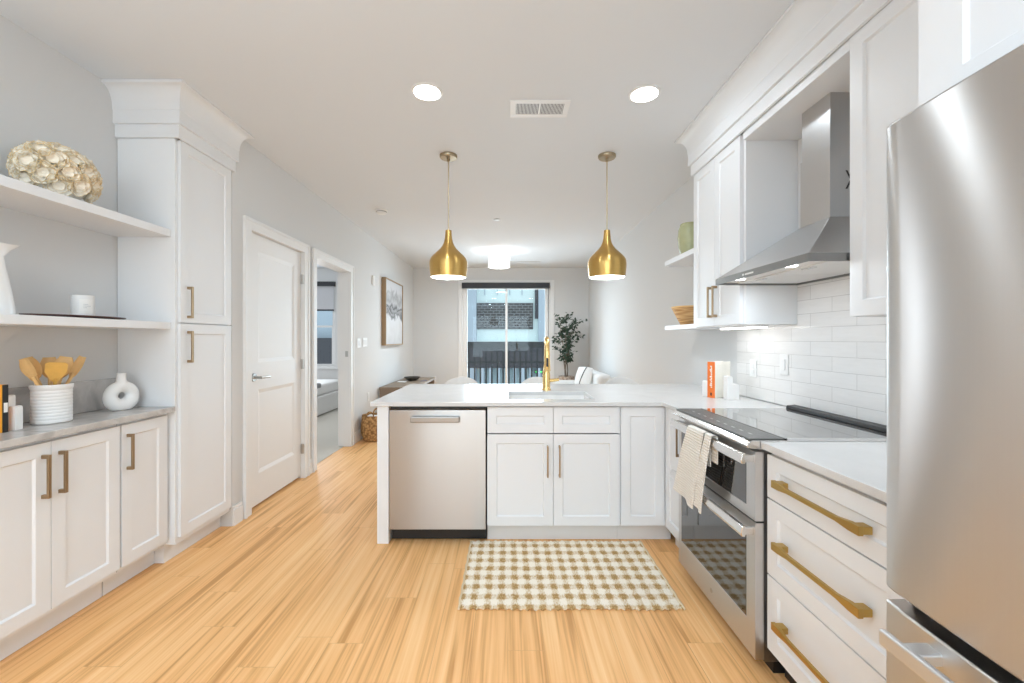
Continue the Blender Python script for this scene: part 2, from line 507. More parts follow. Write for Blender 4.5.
def lattice():
    m, N, L, P = new_mat('dark lattice brick screen')
    tc = N.new('ShaderNodeTexCoord')
    sep = N.new('ShaderNodeSeparateXYZ'); L.new(tc.outputs['Object'], sep.inputs[0])
    cb = N.new('ShaderNodeCombineXYZ'); L.new(sep.outputs['X'], cb.inputs['X']); L.new(sep.outputs['Z'], cb.inputs['Y'])
    br = N.new('ShaderNodeTexBrick')
    br.inputs['Scale'].default_value = 1.0
    br.inputs['Brick Width'].default_value = 0.22
    br.inputs['Row Height'].default_value = 0.1
    br.inputs['Mortar Size'].default_value = 0.012
    br.inputs['Color1'].default_value = (0.035, 0.036, 0.04, 1)
    br.inputs['Color2'].default_value = (0.06, 0.06, 0.065, 1)
    br.inputs['Mortar'].default_value = (0.2, 0.21, 0.22, 1)
    L.new(cb.outputs[0], br.inputs['Vector']); L.new(br.outputs[0], P.inputs['Base Color'])
    return m


M['lattice'] = lattice()

# ------------------------------------------------------------------ mesh helpers


class MB:
    def __init__(self):
        self.v = []
        self.f = []

    def add(self, vs, fs):
        n = len(self.v)
        self.v += [Vector(p) for p in vs]
        self.f += [[i + n for i in f] for f in fs]
        return self

    def box(self, x0, x1, y0, y1, z0, z1):
        return self.add([(x0, y0, z0), (x1, y0, z0), (x1, y1, z0), (x0, y1, z0), (x0, y0, z1), (x1, y0, z1), (x1, y1, z1), (x0, y1, z1)],
                        [(0, 3, 2, 1), (4, 5, 6, 7), (0, 1, 5, 4), (1, 2, 6, 5), (2, 3, 7, 6), (3, 0, 4, 7)])

    def lathe(self, prof, c=(0, 0, 0), seg=32, cap0=False, cap1=False, sx=1.0, sy=1.0):
        vs, fs = [], []
        for r, z in prof:
            for k in range(seg):
                a = 2 * PI * k / seg
                vs.append((c[0] + r * sx * math.cos(a), c[1] + r * sy * math.sin(a), c[2] + z))
        for i in range(len(prof) - 1):
            for k in range(seg):
                k2 = (k + 1) % seg
                fs.append((i * seg + k, i * seg + k2, (i + 1) * seg + k2, (i + 1) * seg + k))
        if cap0:
            fs.append(tuple(range(seg - 1, -1, -1)))
        if cap1:
            b = (len(prof) - 1) * seg
            fs.append(tuple(range(b, b + seg)))
        return self.add(vs, fs)

    def tube(self, pts, r, seg=10, caps=True):
        pts = [Vector(p) for p in pts]
        rs = r if isinstance(r, (list, tuple)) else [r] * len(pts)
        vs, fs = [], []
        t0 = (pts[1] - pts[0]).normalized()
        up = Vector((0, 0, 1)) if abs(t0.z) < 0.9 else Vector((1, 0, 0))
        nrm = t0.cross(up).normalized()
        for i, p in enumerate(pts):
            t = (pts[min(i + 1, len(pts) - 1)] - pts[max(i - 1, 0)]).normalized()
            nrm = (nrm - t * nrm.dot(t)).normalized()
            b = t.cross(nrm)
            for k in range(seg):
                a = 2 * PI * k / seg
                vs.append(p + (nrm * math.cos(a) + b * math.sin(a)) * rs[i])
        for i in range(len(pts) - 1):
            for k in range(seg):
                k2 = (k + 1) % seg
                fs.append((i * seg + k, i * seg + k2, (i + 1) * seg + k2, (i + 1) * seg + k))
        if caps:
            fs.append(tuple(range(seg - 1, -1, -1)))
            b = (len(pts) - 1) * seg
            fs.append(tuple(range(b, b + seg)))
        return self.add(vs, fs)

    def prism(self, poly, a0, a1, axis='Z'):
        """extrude a polygon (list of 2-D points) along an axis; X: points are (y,z); Y: (x,z); Z: (x,y)"""
        n = len(poly)

        def P(p, a):
            return {'X': (a, p[0], p[1]), 'Y': (p[0], a, p[1]), 'Z': (p[0], p[1], a)}[axis]
        vs = [P(p, a0) for p in poly] + [P(p, a1) for p in poly]
        fs = [tuple(range(n - 1, -1, -1)), tuple(range(n, 2 * n))]
        fs += [(i, (i + 1) % n, n + (i + 1) % n, n + i) for i in range(n)]
        return self.add(vs, fs)

    def grid(self, P, nu, nv):
        """P(i,j) -> point"""
        vs = [P(i, j) for i in range(nu + 1) for j in range(nv + 1)]
        w = nv + 1
        fs = [(i * w + j, (i + 1) * w + j, (i + 1) * w + j + 1, i * w + j + 1) for i in range(nu) for j in range(nv)]
        return self.add(vs, fs)

    def sheet(self, P, nu, nv, n, th):
        """a closed thin solid over a grid, thickened by th along vector n"""
        w = nv + 1
        a = [Vector(P(i, j)) for i in range(nu + 1) for j in range(w)]
        n = Vector(n) * th
        cnt = len(a)
        vs = a + [p + n for p in a]
        fs = []
        for i in range(nu):
            for j in range(nv):
                q = (i * w + j, (i + 1) * w + j, (i + 1) * w + j + 1, i * w + j + 1)
                fs.append(q)
                fs.append(tuple(cnt + k for k in reversed(q)))
        edge = [i * w for i in range(nu + 1)] + [nu * w + j for j in range(1, w)] + [i * w + nv for i in range(nu - 1, -1, -1)] + [j for j in range(nv - 1, 0, -1)]
        for k in range(len(edge)):
            p, q = edge[k], edge[(k + 1) % len(edge)]
            fs.append((q, p, cnt + p, cnt + q))
        return self.add(vs, fs)

    def sphere(self, c, r, seg=16, rings=10, sx=1, sy=1, sz=1):
        prof = []
        vs, fs = [], []
        for i in range(rings + 1):
            t = PI * i / rings
            rr = max(math.sin(t), 0.001)
            for k in range(seg):
                a = 2 * PI * k / seg
                vs.append((c[0] + r * sx * rr * math.cos(a), c[1] + r * sy * rr * math.sin(a), c[2] - r * sz * math.cos(t)))
        for i in range(rings):
            for k in range(seg):
                k2 = (k + 1) % seg
                fs.append((i * seg + k, i * seg + k2, (i + 1) * seg + k2, (i + 1) * seg + k))
        return self.add(vs, fs)

    def cellslab(self, xs, ys, z0, z1, filled):
        idx = {}
        vs, fs = [], []

        def V(i, j, t):
            if (i, j, t) not in idx:
                idx[(i, j, t)] = len(vs)
                vs.append((xs[i], ys[j], z1 if t else z0))
            return idx[(i, j, t)]
        nx, ny = len(xs) - 1, len(ys) - 1
        F = lambda i, j: 0 <= i < nx and 0 <= j < ny and filled(i, j)
        for i in range(nx):
            for j in range(ny):
                if not F(i, j):
                    continue
                fs.append((V(i, j, 1), V(i + 1, j, 1), V(i + 1, j + 1, 1), V(i, j + 1, 1)))
                fs.append((V(i, j, 0), V(i, j + 1, 0), V(i + 1, j + 1, 0), V(i + 1, j, 0)))
                if not F(i - 1, j):
                    fs.append((V(i, j, 0), V(i, j, 1), V(i, j + 1, 1), V(i, j + 1, 0)))
                if not F(i + 1, j):
                    fs.append((V(i + 1, j, 0), V(i + 1, j + 1, 0), V(i + 1, j + 1, 1), V(i + 1, j, 1)))
                if not F(i, j - 1):
                    fs.append((V(i, j, 0), V(i + 1, j, 0), V(i + 1, j, 1), V(i, j, 1)))
                if not F(i, j + 1):
                    fs.append((V(i, j + 1, 0), V(i, j + 1, 1), V(i + 1, j + 1, 1), V(i + 1, j + 1, 0)))
        return self.add(vs, fs)

    def xf(self, mat):
        self.v = [mat @ p for p in self.v]
        return self


def root_of(o):
    while o.parent:
        o = o.parent
    return o


def obj(name, mb, mat, parent=None, world=True, bevel=0.0, smooth=None, seg=2, weld=False):
    me = bpy.data.meshes.new(name)
    vs = mb.v
    if parent is not None and world:
        r = root_of(parent)
        inv = r.matrix_basis.inverted()
        vs = [inv @ p for p in vs]
    me.from_pydata([tuple(p) for p in vs], [], mb.f)
    me.update()
    if smooth is not None:
        me.polygons.foreach_set('use_smooth', [True] * len(me.polygons))
        me.set_sharp_from_angle(angle=math.radians(smooth))
    o = bpy.data.objects.new(name, me)
    COL.objects.link(o)
    if parent is not None:
        o.parent = parent
    me.materials.append(mat)
    if bevel:
        md = o.modifiers.new('bevel', 'BEVEL')
        md.width = bevel
        md.segments = seg
        md.limit_method = 'ANGLE'
        md.angle_limit = math.radians(40)
    return o


def tag(o, label, cat, group=None, kind=None):
    if label:
        o['label'] = label
    if cat:
        o['category'] = cat
    if group:
        o['group'] = group
    if kind:
        o['kind'] = kind
    return o


def thing(name, label, cat, loc=(0, 0, 0), rz=0.0, group=None):
    o = bpy.data.objects.new(name, None)
    COL.objects.link(o)
    o.empty_display_size = 0.05
    o.location = loc
    o.rotation_euler = (0, 0, rz)
    o.matrix_basis = Matrix.Translation(loc) @ Matrix.Rotation(rz, 4, 'Z')
    return tag(o, label, cat, group)


def dup(root, loc, label=None, rz=None, group=None):
    def cp(o, par):
        c = o.copy()
        COL.objects.link(c)
        c.parent = par
        for ch in o.children:
            cp(ch, c)
        return c
    r = cp(root, None)
    r.matrix_basis = Matrix.Translation(loc) @ Matrix.Rotation(root.rotation_euler.z if rz is None else rz, 4, 'Z')
    if label:
        r['label'] = label
    if group:
        r['group'] = group
    return r


def struct(name, mb, mat, parent=None, bevel=0.0, smooth=None, label=None):
    o = obj(name, mb, mat, parent, bevel=bevel, smooth=smooth)
    if parent is None:
        o['kind'] = 'structure'
    if label:
        o['label'] = label
    return o


# ------------------------------------------------------------------ room constants
XR = 1.656      # right wall
XH = -1.938     # hall wall (left)
XN = -2.29      # wall behind the left shelves
YB = 8.6        # far wall
YF = -2.6       # wall behind the camera
ZC = 2.778      # ceiling
DOOR_TOP = 2.135

# ------------------------------------------------------------------ shell
struct('floor', MB().box(XN - 0.1, XR + 0.12, YF - 0.12, YB + 0.15, -0.1, 0.0), M['floor'], label='honey coloured wood plank floor')
struct('ceiling', MB().box(-5.6, XR + 0.12, YF - 0.12, YB + 0.15, ZC, ZC + 0.1), M['ceiling'], label='flat white ceiling')
w = MB().box(XR, XR + 0.12, YF, YB, 0, ZC)
struct('wall_right', w, M['wall'], label='grey wall on the right side')
w = MB().box(XN - 0.12, XN, YF, 2.95, 0, ZC)
struct('wall_left', w, M['wall'], label='grey wall behind the open shelves')
H0 = XH - 0.14
w = MB()
w.box(XN - 0.12, XH, 2.948, 3.135, 0, ZC)
w.box(H0, XH, 3.135, 3.99, DOOR_TOP + 0.012, ZC)
w.box(H0, XH, 3.99, 4.205, 0, ZC)
w.box(H0, XH, 4.205, 5.165, DOOR_TOP + 0.012, ZC)
w.box(H0, XH, 5.165, YB, 0, ZC)
w.box(H0 - 0.05, H0, 3.0, 4.1, 0, ZC)
struct('wall_hall', w, M['wall'], label='grey wall with two white doors')
SD0, SD1, SDT = -0.93, 0.86, 2.44
w = MB()
w.box(-5.6, SD0, YB, YB + 0.15, 0, ZC)
w.box(SD1, XR + 0.12, YB, YB + 0.15, 0, ZC)
w.box(SD0, SD1, YB, YB + 0.15, SDT, ZC)
# bedroom window opening is cut from the same far wall
w2 = MB()
w2.box(H0, SD0, YB, YB + 0.15, 0, ZC)
w2.box(SD1, XR + 0.12, YB, YB + 0.15, 0, ZC)
w2.box(SD0, SD1, YB, YB + 0.15, SDT, ZC)
struct('wall_back', w2, M['wall'], label='grey far wall around the sliding glass door')
BW0, BW1, BWZ0, BWZ1 = -4.55, -3.52, 0.74, 2.50
w = MB()
w.box(-5.6, BW0, YB, YB + 0.15, 0, ZC)
w.box(BW1, H0, YB, YB + 0.15, 0, ZC)
w.box(BW0, BW1, YB, YB + 0.15, 0, BWZ0)
w.box(BW0, BW1, YB, YB + 0.15, BWZ1, ZC)
struct('wall_bedroom', w, M['trim'], label='white bedroom wall around its window')
w = MB().box(-5.6, -5.5, 4.0, YB, 0, ZC).box(-5.5, H0, 4.1, 4.2, 0, ZC)
struct('wall_bedroom', w, M['wall'])
struct('floor_bedroom', MB().box(-5.6, XH - 0.075, 4.1, YB, -0.02, 0.006), M['carpet'], label='grey carpet in the bedroom')
# wall behind the camera with an opening for the added fill window
w = MB()
w.box(XN - 0.12, -1.75, YF - 0.12, YF, 0, ZC)
w.box(1.05, XR + 0.12, YF - 0.12, YF, 0, ZC)
w.box(-1.75, 1.05, YF - 0.12, YF, 0, 0.45)
w.box(-1.75, 1.05, YF - 0.12, YF, 2.45, ZC)
struct('wall_front', w, M['wall'])

# baseboards
BB = [(-XH,)]


def baseboard(name, pts, inward):
    """run along y (const x) or along x (const y)"""
    x0, x1, y0, y1 = pts
    m = MB().box(x0, x1, y0, y1, 0, 0.115)
    if inward == '+x':
        m.box(x0, x1 - 0.006, y0, y1, 0.115, 0.14)
    elif inward == '-x':
        m.box(x0 + 0.006, x1, y0, y1, 0.115, 0.14)
    else:
        m.box(x0, x1, y0 + 0.006, y1, 0.115, 0.14)
    return struct(name, m, M['trim'], bevel=0.003)


baseboard('baseboard_left', (XH + 0.001, XH + 0.016, 2.95, 3.05), '+x')
baseboard('baseboard_left', (XH + 0.001, XH + 0.016, 4.085, 4.13), '+x')
baseboard('baseboard_left', (XH + 0.001, XH + 0.016, 5.255, YB - 0.001), '+x')
baseboard('baseboard_right', (XR - 0.016, XR - 0.001, 3.8, YB - 0.001), '-x')
baseboard('baseboard_back', (XH + 0.018, SD0 - 0.1, YB - 0.016, YB - 0.001), '-y')
baseboard('baseboard_back', (SD1 + 0.1, XR - 0.018, YB - 0.016, YB - 0.001), '-y')


# door casings
def casing_left(name, y0, y1, zt, wd=0.085):
    """flat casing round an opening in the hall wall; y0..y1 is the clear opening"""
    x0, x1 = XH + 0.0005, XH + 0.018
    m = MB()
    m.box(x0, x1, y0 - wd, y0, 0, zt + wd)
    m.box(x0, x1, y1, y1 + wd, 0, zt + wd)
    m.box(x0, x1, y0, y1, zt, zt + wd)
    # raised outer back band
    m.box(x1, x1 + 0.008, y0 - wd, y0 - wd + 0.022, 0, zt + wd)
    m.box(x1, x1 + 0.008, y1 + wd - 0.022, y1 + wd, 0, zt + wd)
    m.box(x1, x1 + 0.008, y0 - wd + 0.022, y1 + wd - 0.022, zt + wd - 0.022, zt + wd)
    # jamb lining
    m.box(H0 - 0.005, XH, y0 - 0.02, y0, 0, zt)
    m.box(H0 - 0.005, XH, y1, y1 + 0.02, 0, zt)
    m.box(H0 - 0.005, XH, y0 - 0.02, y1 + 0.02, zt, zt + 0.012)
    return struct(name, m, M['trim'], bevel=0.002)


casing_left('trim_1', 3.15, 3.975, DOOR_TOP)['label'] = 'white casing around the closed hall door'
c2 = casing_left('trim_2', 4.225, 5.145, DOOR_TOP)
c2['label'] = 'white casing around the open bedroom doorway'
obj('strike_plate', MB().box(XH - 0.055, XH - 0.02, 5.1415, 5.145, 1.10, 1.17), M['chrome'], c2)

# closed door: two recessed panels


def panel_plane(m, u0, u1, z0, z1, P, depth, sl=0.018):
    """sunk panel: P(u, z, d) -> point, d = depth behind the front"""
    a = [P(u0, z0, 0), P(u1, z0, 0), P(u1, z1, 0), P(u0, z1, 0)]
    b = [P(u0 + sl, z0 + sl, depth), P(u1 - sl, z0 + sl, depth), P(u1 - sl, z1 - sl, depth), P(u0 + sl, z1 - sl, depth)]
    m.add(a + b, [(0, 1, 5, 4), (1, 2, 6, 5), (2, 3, 7, 6), (3, 0, 4, 7), (4, 5, 6, 7)])


def panelled_slab(u0, u1, z0, z1, holes, P, depth, th, sl):
    """slab front with sunk panels; closed sides and back"""
    m = MB()
    us = sorted({u0, u1, *[h[0] for h in holes], *[h[1] for h in holes]})
    zs = sorted({z0, z1, *[h[2] for h in holes], *[h[3] for h in holes]})
    idx, vs, fs = {}, [], []

    def V(u, z):
        if (u, z) not in idx:
            idx[(u, z)] = len(vs)
            vs.append(P(u, z, 0))
        return idx[(u, z)]
    for i in range(len(us) - 1):
        for j in range(len(zs) - 1):
            cu, cz = (us[i] + us[i + 1]) / 2, (zs[j] + zs[j + 1]) / 2
            if any(h[0] < cu < h[1] and h[2] < cz < h[3] for h in holes):
                continue
            fs.append((V(us[i], zs[j]), V(us[i + 1], zs[j]), V(us[i + 1], zs[j + 1]), V(us[i], zs[j + 1])))
    m.add(vs, fs)
    for h in holes:
        panel_plane(m, h[0], h[1], h[2], h[3], P, depth, sl)
    q = [P(u0, z0, 0), P(u1, z0, 0), P(u1, z1, 0), P(u0, z1, 0), P(u0, z0, th), P(u1, z0, th), P(u1, z1, th), P(u0, z1, th)]
    m.add(q, [(0, 4, 5, 1), (1, 5, 6, 2), (2, 6, 7, 3), (3, 7, 4, 0), (4, 7, 6, 5)])
    return m


Pd = lambda u, z, d: (XH - 0.02 - d, u, z)
door = panelled_slab(3.154, 3.971, 0.024, DOOR_TOP - 0.003, [(3.29, 3.85, 1.13, 2.00), (3.29, 3.85, 0.26, 0.92)], Pd, 0.008, 0.04, 0.03)
d1 = struct('door_1', door, M['trim'])
d1['label'] = 'closed white two-panel door beside the tall pantry cabinet'
lv = MB().tube([(XH - 0.019, 3.225, 1.02), (XH - 0.006, 3.225, 1.02)], 0.031, 20)
lv.tube([(XH - 0.006, 3.225, 1.02), (XH + 0.045, 3.225, 1.02)], 0.011, 14)
lv.tube([(XH + 0.045, 3.215, 1.02), (XH + 0.05, 3.27, 1.02), (XH + 0.045, 3.34, 1.018)], [0.011, 0.0105, 0.009], 12)
obj('door_handle', lv, M['chrome'], d1, smooth=40)
for z in (0.28, 1.08, 1.88):
    hg = MB().tube([(XH + 0.004, 3.9715, z - 0.045), (XH + 0.004, 3.9715, z + 0.045)], 0.007, 10)
    hg.box(XH - 0.019, XH + 0.002, 3.962, 3.9735, z - 0.045, z + 0.045)
    obj('hinge', hg, M['chrome'], d1)

# ------------------------------------------------------------------ far sliding door
m = MB()
for x0, x1 in ((SD0 - 0.085, SD0), (SD1, SD1 + 0.085)):
    m.box(x0, x1, YB - 0.018, YB - 0.0005, 0, SDT + 0.09)
m.box(SD0, SD1, YB - 0.018, YB - 0.0005, SDT, SDT + 0.09)
struct('trim_3', m, M['trim'], bevel=0.002, label='white casing around the sliding glass door')
m = MB()
m.box(SD0, SD0 + 0.05, YB + 0.02, YB + 0.13, 0, SDT)
m.box(SD1 - 0.05, SD1, YB + 0.02, YB + 0.13, 0, SDT)
m.box(SD0 + 0.05, SD1 - 0.05, YB + 0.02, YB + 0.13, SDT - 0.05, SDT)
m.box(SD0 + 0.05, SD1 - 0.05, YB + 0.02, YB + 0.13, 0, 0.03)
d2 = struct('door_2', m, M['trim'], bevel=0.002, label='white framed sliding glass door to the balcony')


def sash(x0, x1, y0, y1, z0, z1, wd=0.045):
    m = MB()
    m.box(x0, x0 + wd, y0, y1, z0, z1)
    m.box(x1 - wd, x1, y0, y1, z0, z1)
    m.box(x0 + wd, x1 - wd, y0, y1, z0, z0 + wd)
    m.box(x0 + wd, x1 - wd, y0, y1, z1 - wd, z1)
    return m


for x0, x1, yy in ((SD0 + 0.05, -0.01, YB + 0.04), (-0.055, SD1 - 0.05, YB + 0.085)):
    f = obj('sash', sash(x0, x1, yy, yy + 0.03, 0.03, SDT - 0.05), M['trim'], d2, bevel=0.002)
    obj('pane', MB().box(x0 + 0.045, x1 - 0.045, yy + 0.012, yy + 0.018, 0.075, SDT - 0.095), M['glass'], f)
rb = thing('roller_blind', 'charcoal roller blind cassette above the sliding glass door', 'blind', (-0.035, YB - 0.03, SDT - 0.12))
obj('cassette', MB().box(SD0 - 0.01, SD1 - 0.01, YB - 0.065, YB - 0.019, SDT - 0.085, SDT + 0.03), M['dark_frame'], rb, bevel=0.006)
obj('chain', MB().tube([(SD1 - 0.04, YB - 0.055, SDT - 0.08), (SD1 - 0.04, YB - 0.055, 1.25)], 0.006, 6), M['dark_frame'], rb)

# ------------------------------------------------------------------ balcony and building opposite
struct('floor_balcony', MB().box(-3.0, 3.0, YB + 0.15, 10.3, -0.2, -0.05), M['concrete'], label='concrete balcony floor')
rl = thing('balcony_railing', 'black balcony railing with vertical bars outside the sliding door', 'railing', (0, 10.2, -0.05))
obj('top_rail', MB().box(-2.6, 2.6, 10.16, 10.24, 1.115, 1.26), M['rail'], rl, bevel=0.005)
obj('bottom_rail', MB().box(-2.6, 2.6, 10.18, 10.22, 0.05, 0.10), M['rail'], rl)
obj('middle_rail', MB().box(-2.6, 2.6, 10.185, 10.215, 0.74, 0.79), M['rail'], rl)
for i in range(-17, 18):
    x = i * 0.138 + 0.02
    obj('bar', MB().box(x - 0.02, x + 0.02, 10.19, 10.21, 0.095, 1.12), M['rail'], rl)
for x in (-2.58, 2.58, 0.99, -1.25):
    obj('post', MB().box(x - 0.025, x + 0.025, 10.175, 10.225, -0.05, 1.115), M['rail'], rl)
YO = 16.0
bd = thing('building', 'pale blue grey building across from the balcony', 'building', (0, YO, -1.5))
wl = MB().box(-6, 6, YO, YO + 3, -1.5, 7.0)
obj('wall', wl, M['facade'], bd)
obj('pilaster', MB().box(-2.2, -1.19, YO - 0.35, YO, -1.5, 7.0), M['facade2'], bd)
obj('pilaster', MB().box(1.15, 1.45, YO - 0.15, YO, -1.5, 7.0), M['facade2'], bd)
obj('brick_screen', MB().box(-1.19, 0.95, YO - 0.06, YO, 1.70, 2.70), M['lattice'], bd)
obj('window', MB().box(1.72, 1.95, YO - 0.05, YO, 1.7, 2.7), M['facade_dark'], bd)
obj('ground_floor_band', MB().box(-2.2, 6, YO - 0.36, YO, 0.25, 1.05), M['facade_dark'], bd)
obj('balcony_ledge', MB().box(-1.19, 1.15, YO - 0.12, YO, 1.20, 1.27), M['facade'], bd)
obj('drainpipe', MB().tube([(1.08, YO - 0.1, 2.1), (1.08, YO - 0.1, 7.0)], 0.06, 10), M['facade_dark'], bd)
for k, x in enumerate((-0.9, -0.42, 0.05, 0.52)):
    obj('louvre', MB().box(x, x + 0.03, YO - 0.05, YO, 3.0, 3.6), M['facade2'], bd)
for k in range(12):
    x = -1.9 + k * 0.3
    obj('pillar', MB().box(x, x + 0.1, YO - 0.40, YO, -1.5, 0.25), M['facade2'], bd)
sg = obj('lamp_housing', MB().box(1.0, 1.30, YO - 0.30, YO - 0.15, 0.05, 0.16), M['facade_dark'], bd)
obj('lit_face', MB().box(1.03, 1.27, YO - 0.31, YO - 0.30, 0.07, 0.14), M['green_lamp'], sg)

# ------------------------------------------------------------------ bedroom
wn = MB()
wn.box(BW0, BW0 + 0.06, YB - 0.01, YB + 0.12, BWZ0, BWZ1)
wn.box(BW1 - 0.06, BW1, YB - 0.01, YB + 0.12, BWZ0, BWZ1)
wn.box(BW0 + 0.06, BW1 - 0.06, YB - 0.01, YB + 0.12, BWZ1 - 0.06, BWZ1)
wn.box(BW0 - 0.05, BW1 + 0.05, YB - 0.05, YB + 0.12, BWZ0 - 0.03, BWZ0 + 0.03)
wd = struct('window_1', wn, M['trim'], bevel=0.002, label='white double hung bedroom window seen through the doorway')
for z0, z1, yy in ((BWZ0 + 0.03, 1.60, YB + 0.03), (1.56, BWZ1 - 0.06, YB + 0.065)):
    f = obj('sash', sash(BW0 + 0.06, BW1 - 0.06, yy, yy + 0.03, z0, z1, 0.04), M['trim'], wd)
    obj('pane', MB().box(BW0 + 0.1, BW1 - 0.1, yy + 0.012, yy + 0.018, z0 + 0.04, z1 - 0.04), M['glass'], f)
rb2 = thing('roller_blind', 'half lowered grey roller blind on the bedroom window', 'blind', ((BW0 + BW1) / 2, YB - 0.02, 1.9))
obj('cassette', MB().box(BW0 + 0.02, BW1 - 0.005, YB - 0.08, YB - 0.012, BWZ1 - 0.1, BWZ1 - 0.01), M['dark_frame'], rb2)
obj('fabric', MB().box(BW0 + 0.05, BW1 - 0.03, YB - 0.04, YB - 0.034, 1.92, BWZ1 - 0.09), M['shade_fabric'], rb2)
obj('hem_bar', MB().box(BW0 + 0.05, BW1 - 0.03, YB - 0.046, YB - 0.028, 1.895, 1.925), M['dark_frame'], rb2)
nb = thing('building', 'building with dark lower storey outside the bedroom window', 'building', (-8, 13.5, -1.5))
obj('wall', MB().box(-11, -4.8, 13, 14.5, -1.5, 1.36), M['facade_dark'], nb)
obj('upper_wall', MB().box(-11, -4.8, 13.3, 14.5, 1.36, 3.6), M['facade2'], nb)
bed = thing('bed', 'white upholstered bed with grey throw seen through the bedroom doorway', 'bed', (-4.2, 7.2, 0))
obj('bed_frame', MB().box(-5.1, -3.2, 6.2, 8.3, 0.02, 0.34), M['sofa'], bed, bevel=0.02)
obj('mattress', MB().box(-5.05, -3.25, 6.25, 8.28, 0.342, 0.53), M['white_ceramic'], bed, bevel=0.04, seg=3)
obj('throw', MB().box(-5.06, -3.235, 6.6, 7.3, 0.47, 0.56), M['linen'], bed, bevel=0.03)

# ------------------------------------------------------------------ shaker cabinets (local frame: x = width, front at y = 0 facing -y, z up)
L_FACE, R_FACE, B_FACE = PI / 2, -PI / 2, 0.0


def shaker(x0, x1, z0, z1, y=0.0, stile=0.058, th=0.02):
    P = lambda u, z, d: (u, y + d, z)
    s = min(stile, (x1 - x0) * 0.3, (z1 - z0) * 0.33)
    return panelled_slab(x0, x1, z0, z1, [(x0 + s, x1 - s, z0 + s, z1 - s)], P, 0.009, th, 0.006)


def bar_handle(x, z, length, vertical=True, y=0.0, wd=0.013, proj=0.033):
    m = MB()
    h = length / 2
    if vertical:
        m.box(x - wd / 2, x + wd / 2, y - proj, y - proj + 0.010, z - h, z + h)
        for s in (-1, 1):
            zz = z + s * (h - 0.008)
            m.box(x - wd / 2, x + wd / 2, y - proj + 0.010, y, zz - 0.008, zz + 0.008)
    else:
        m.box(x - h, x + h, y - proj, y - proj + 0.010, z - wd / 2, z + wd / 2)
        for s in (-1, 1):
            xx = x + s * (h - 0.008)
            m.box(xx - 0.008, xx + 0.008, y - proj + 0.010, y, z - wd / 2, z + wd / 2)
    return m


def cabinet(name, label, loc, rz, W, D, z0, z1, fronts, toe=0.0, toe_mat='toe', stile=0.058, group=None):
    """fronts: (kind, x0, x1, z0, z1, handle mesh or None, handle material)"""
    t = thing(name, label, 'cabinet', loc, rz, group)
    b = MB().box(0.0, W, 0.021, D, z0, z1)
    obj('body', b, M['cab_in'], t, world=False)
    if toe:
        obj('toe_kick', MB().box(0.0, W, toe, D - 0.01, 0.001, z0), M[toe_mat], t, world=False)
    for kind, x0, x1, a, c, hm, hmat in fronts:
        f = obj(kind, shaker(x0, x1, a, c, stile=stile), M['cab'], t, world=False, bevel=0.0012, seg=1)
        if hm is not None:
            obj('handle', hm, M[hmat], f, world=False, bevel=0.0015)
    return t


# left lower cabinets
LX = -1.975
LZ = (0.145, 0.872)
cabinet('base_cabinet', 'white shaker base cabinet with two doors under the utensil crock', (LX, 1.492, 0), L_FACE, 0.648, 0.312, 0.12, 0.889, [
    ('door', 0.003, 0.3225, *LZ, bar_handle(0.290, 0.73, 0.185), 'bronze'),
    ('door', 0.3255, 0.645, *LZ, bar_handle(0.358, 0.73, 0.185), 'bronze')], toe=0.095, toe_mat='cab')
cabinet('base_cabinet', 'narrow white one-door base cabinet next to the tall pantry', (LX, 2.146, 0), L_FACE, 0.312, 0.312, 0.12, 0.889, [
    ('door', 0.003, 0.290, *LZ, bar_handle(0.034, 0.73, 0.185), 'bronze')], toe=0.095, toe_mat='cab')
cabinet('base_cabinet', 'white base cabinet at the near left, left of the two-door one', (LX, 0.837, 0), L_FACE, 0.652, 0.312, 0.12, 0.889, [
    ('door', 0.003, 0.3245, *LZ, bar_handle(0.290, 0.73, 0.185), 'bronze'),
    ('door', 0.3275, 0.649, *LZ, bar_handle(0.358, 0.73, 0.185), 'bronze')], toe=0.095, toe_mat='cab')
wt = thing('worktop', 'grey veined stone worktop with upstand on the left cabinets', 'worktop', (-2.1, 1.6, 0.885))
obj('slab', MB().box(XN + 0.001, -1.945, 0.80, 2.456, 0.891, 0.921), M['grey_quartz'], wt, bevel=0.002)
obj('upstand', MB().box(XN + 0.001, XN + 0.021, 0.80, 2.454, 0.9215, 1.088), M['grey_quartz'], wt, bevel=0.002)

# tall pantry
PX = -1.93
pn = cabinet('pantry_cabinet', 'tall white shaker pantry cabinet reaching the ceiling on the left', (PX, 2.46, 0), L_FACE, 0.482, 0.357, 0.11, 2.50, [
    ('door', 0.018, 0.470, 0.145, 1.406, bar_handle(0.072, 1.268, 0.19), 'bronze'),
    ('door', 0.018, 0.470, 1.412, 2.488, bar_handle(0.072, 1.535, 0.19), 'bronze')], toe=0.085, toe_mat='cab')


def crown(name, path_fn, prof, mat, label):
    m = MB()
    rings = [path_fn(o) for o, z in prof]
    n = len(rings[0])
    vs = [(p[0], p[1], prof[i][1]) for i, rg in enumerate(rings) for p in rg]
    fs = [(i * n + k, i * n + k + 1, (i + 1) * n + k + 1, (i + 1) * n + k) for i in range(len(prof) - 1) for k in range(n - 1)]
    m.add(vs, fs)
    o = struct(name, m, mat, smooth=35, label=label)
    return o


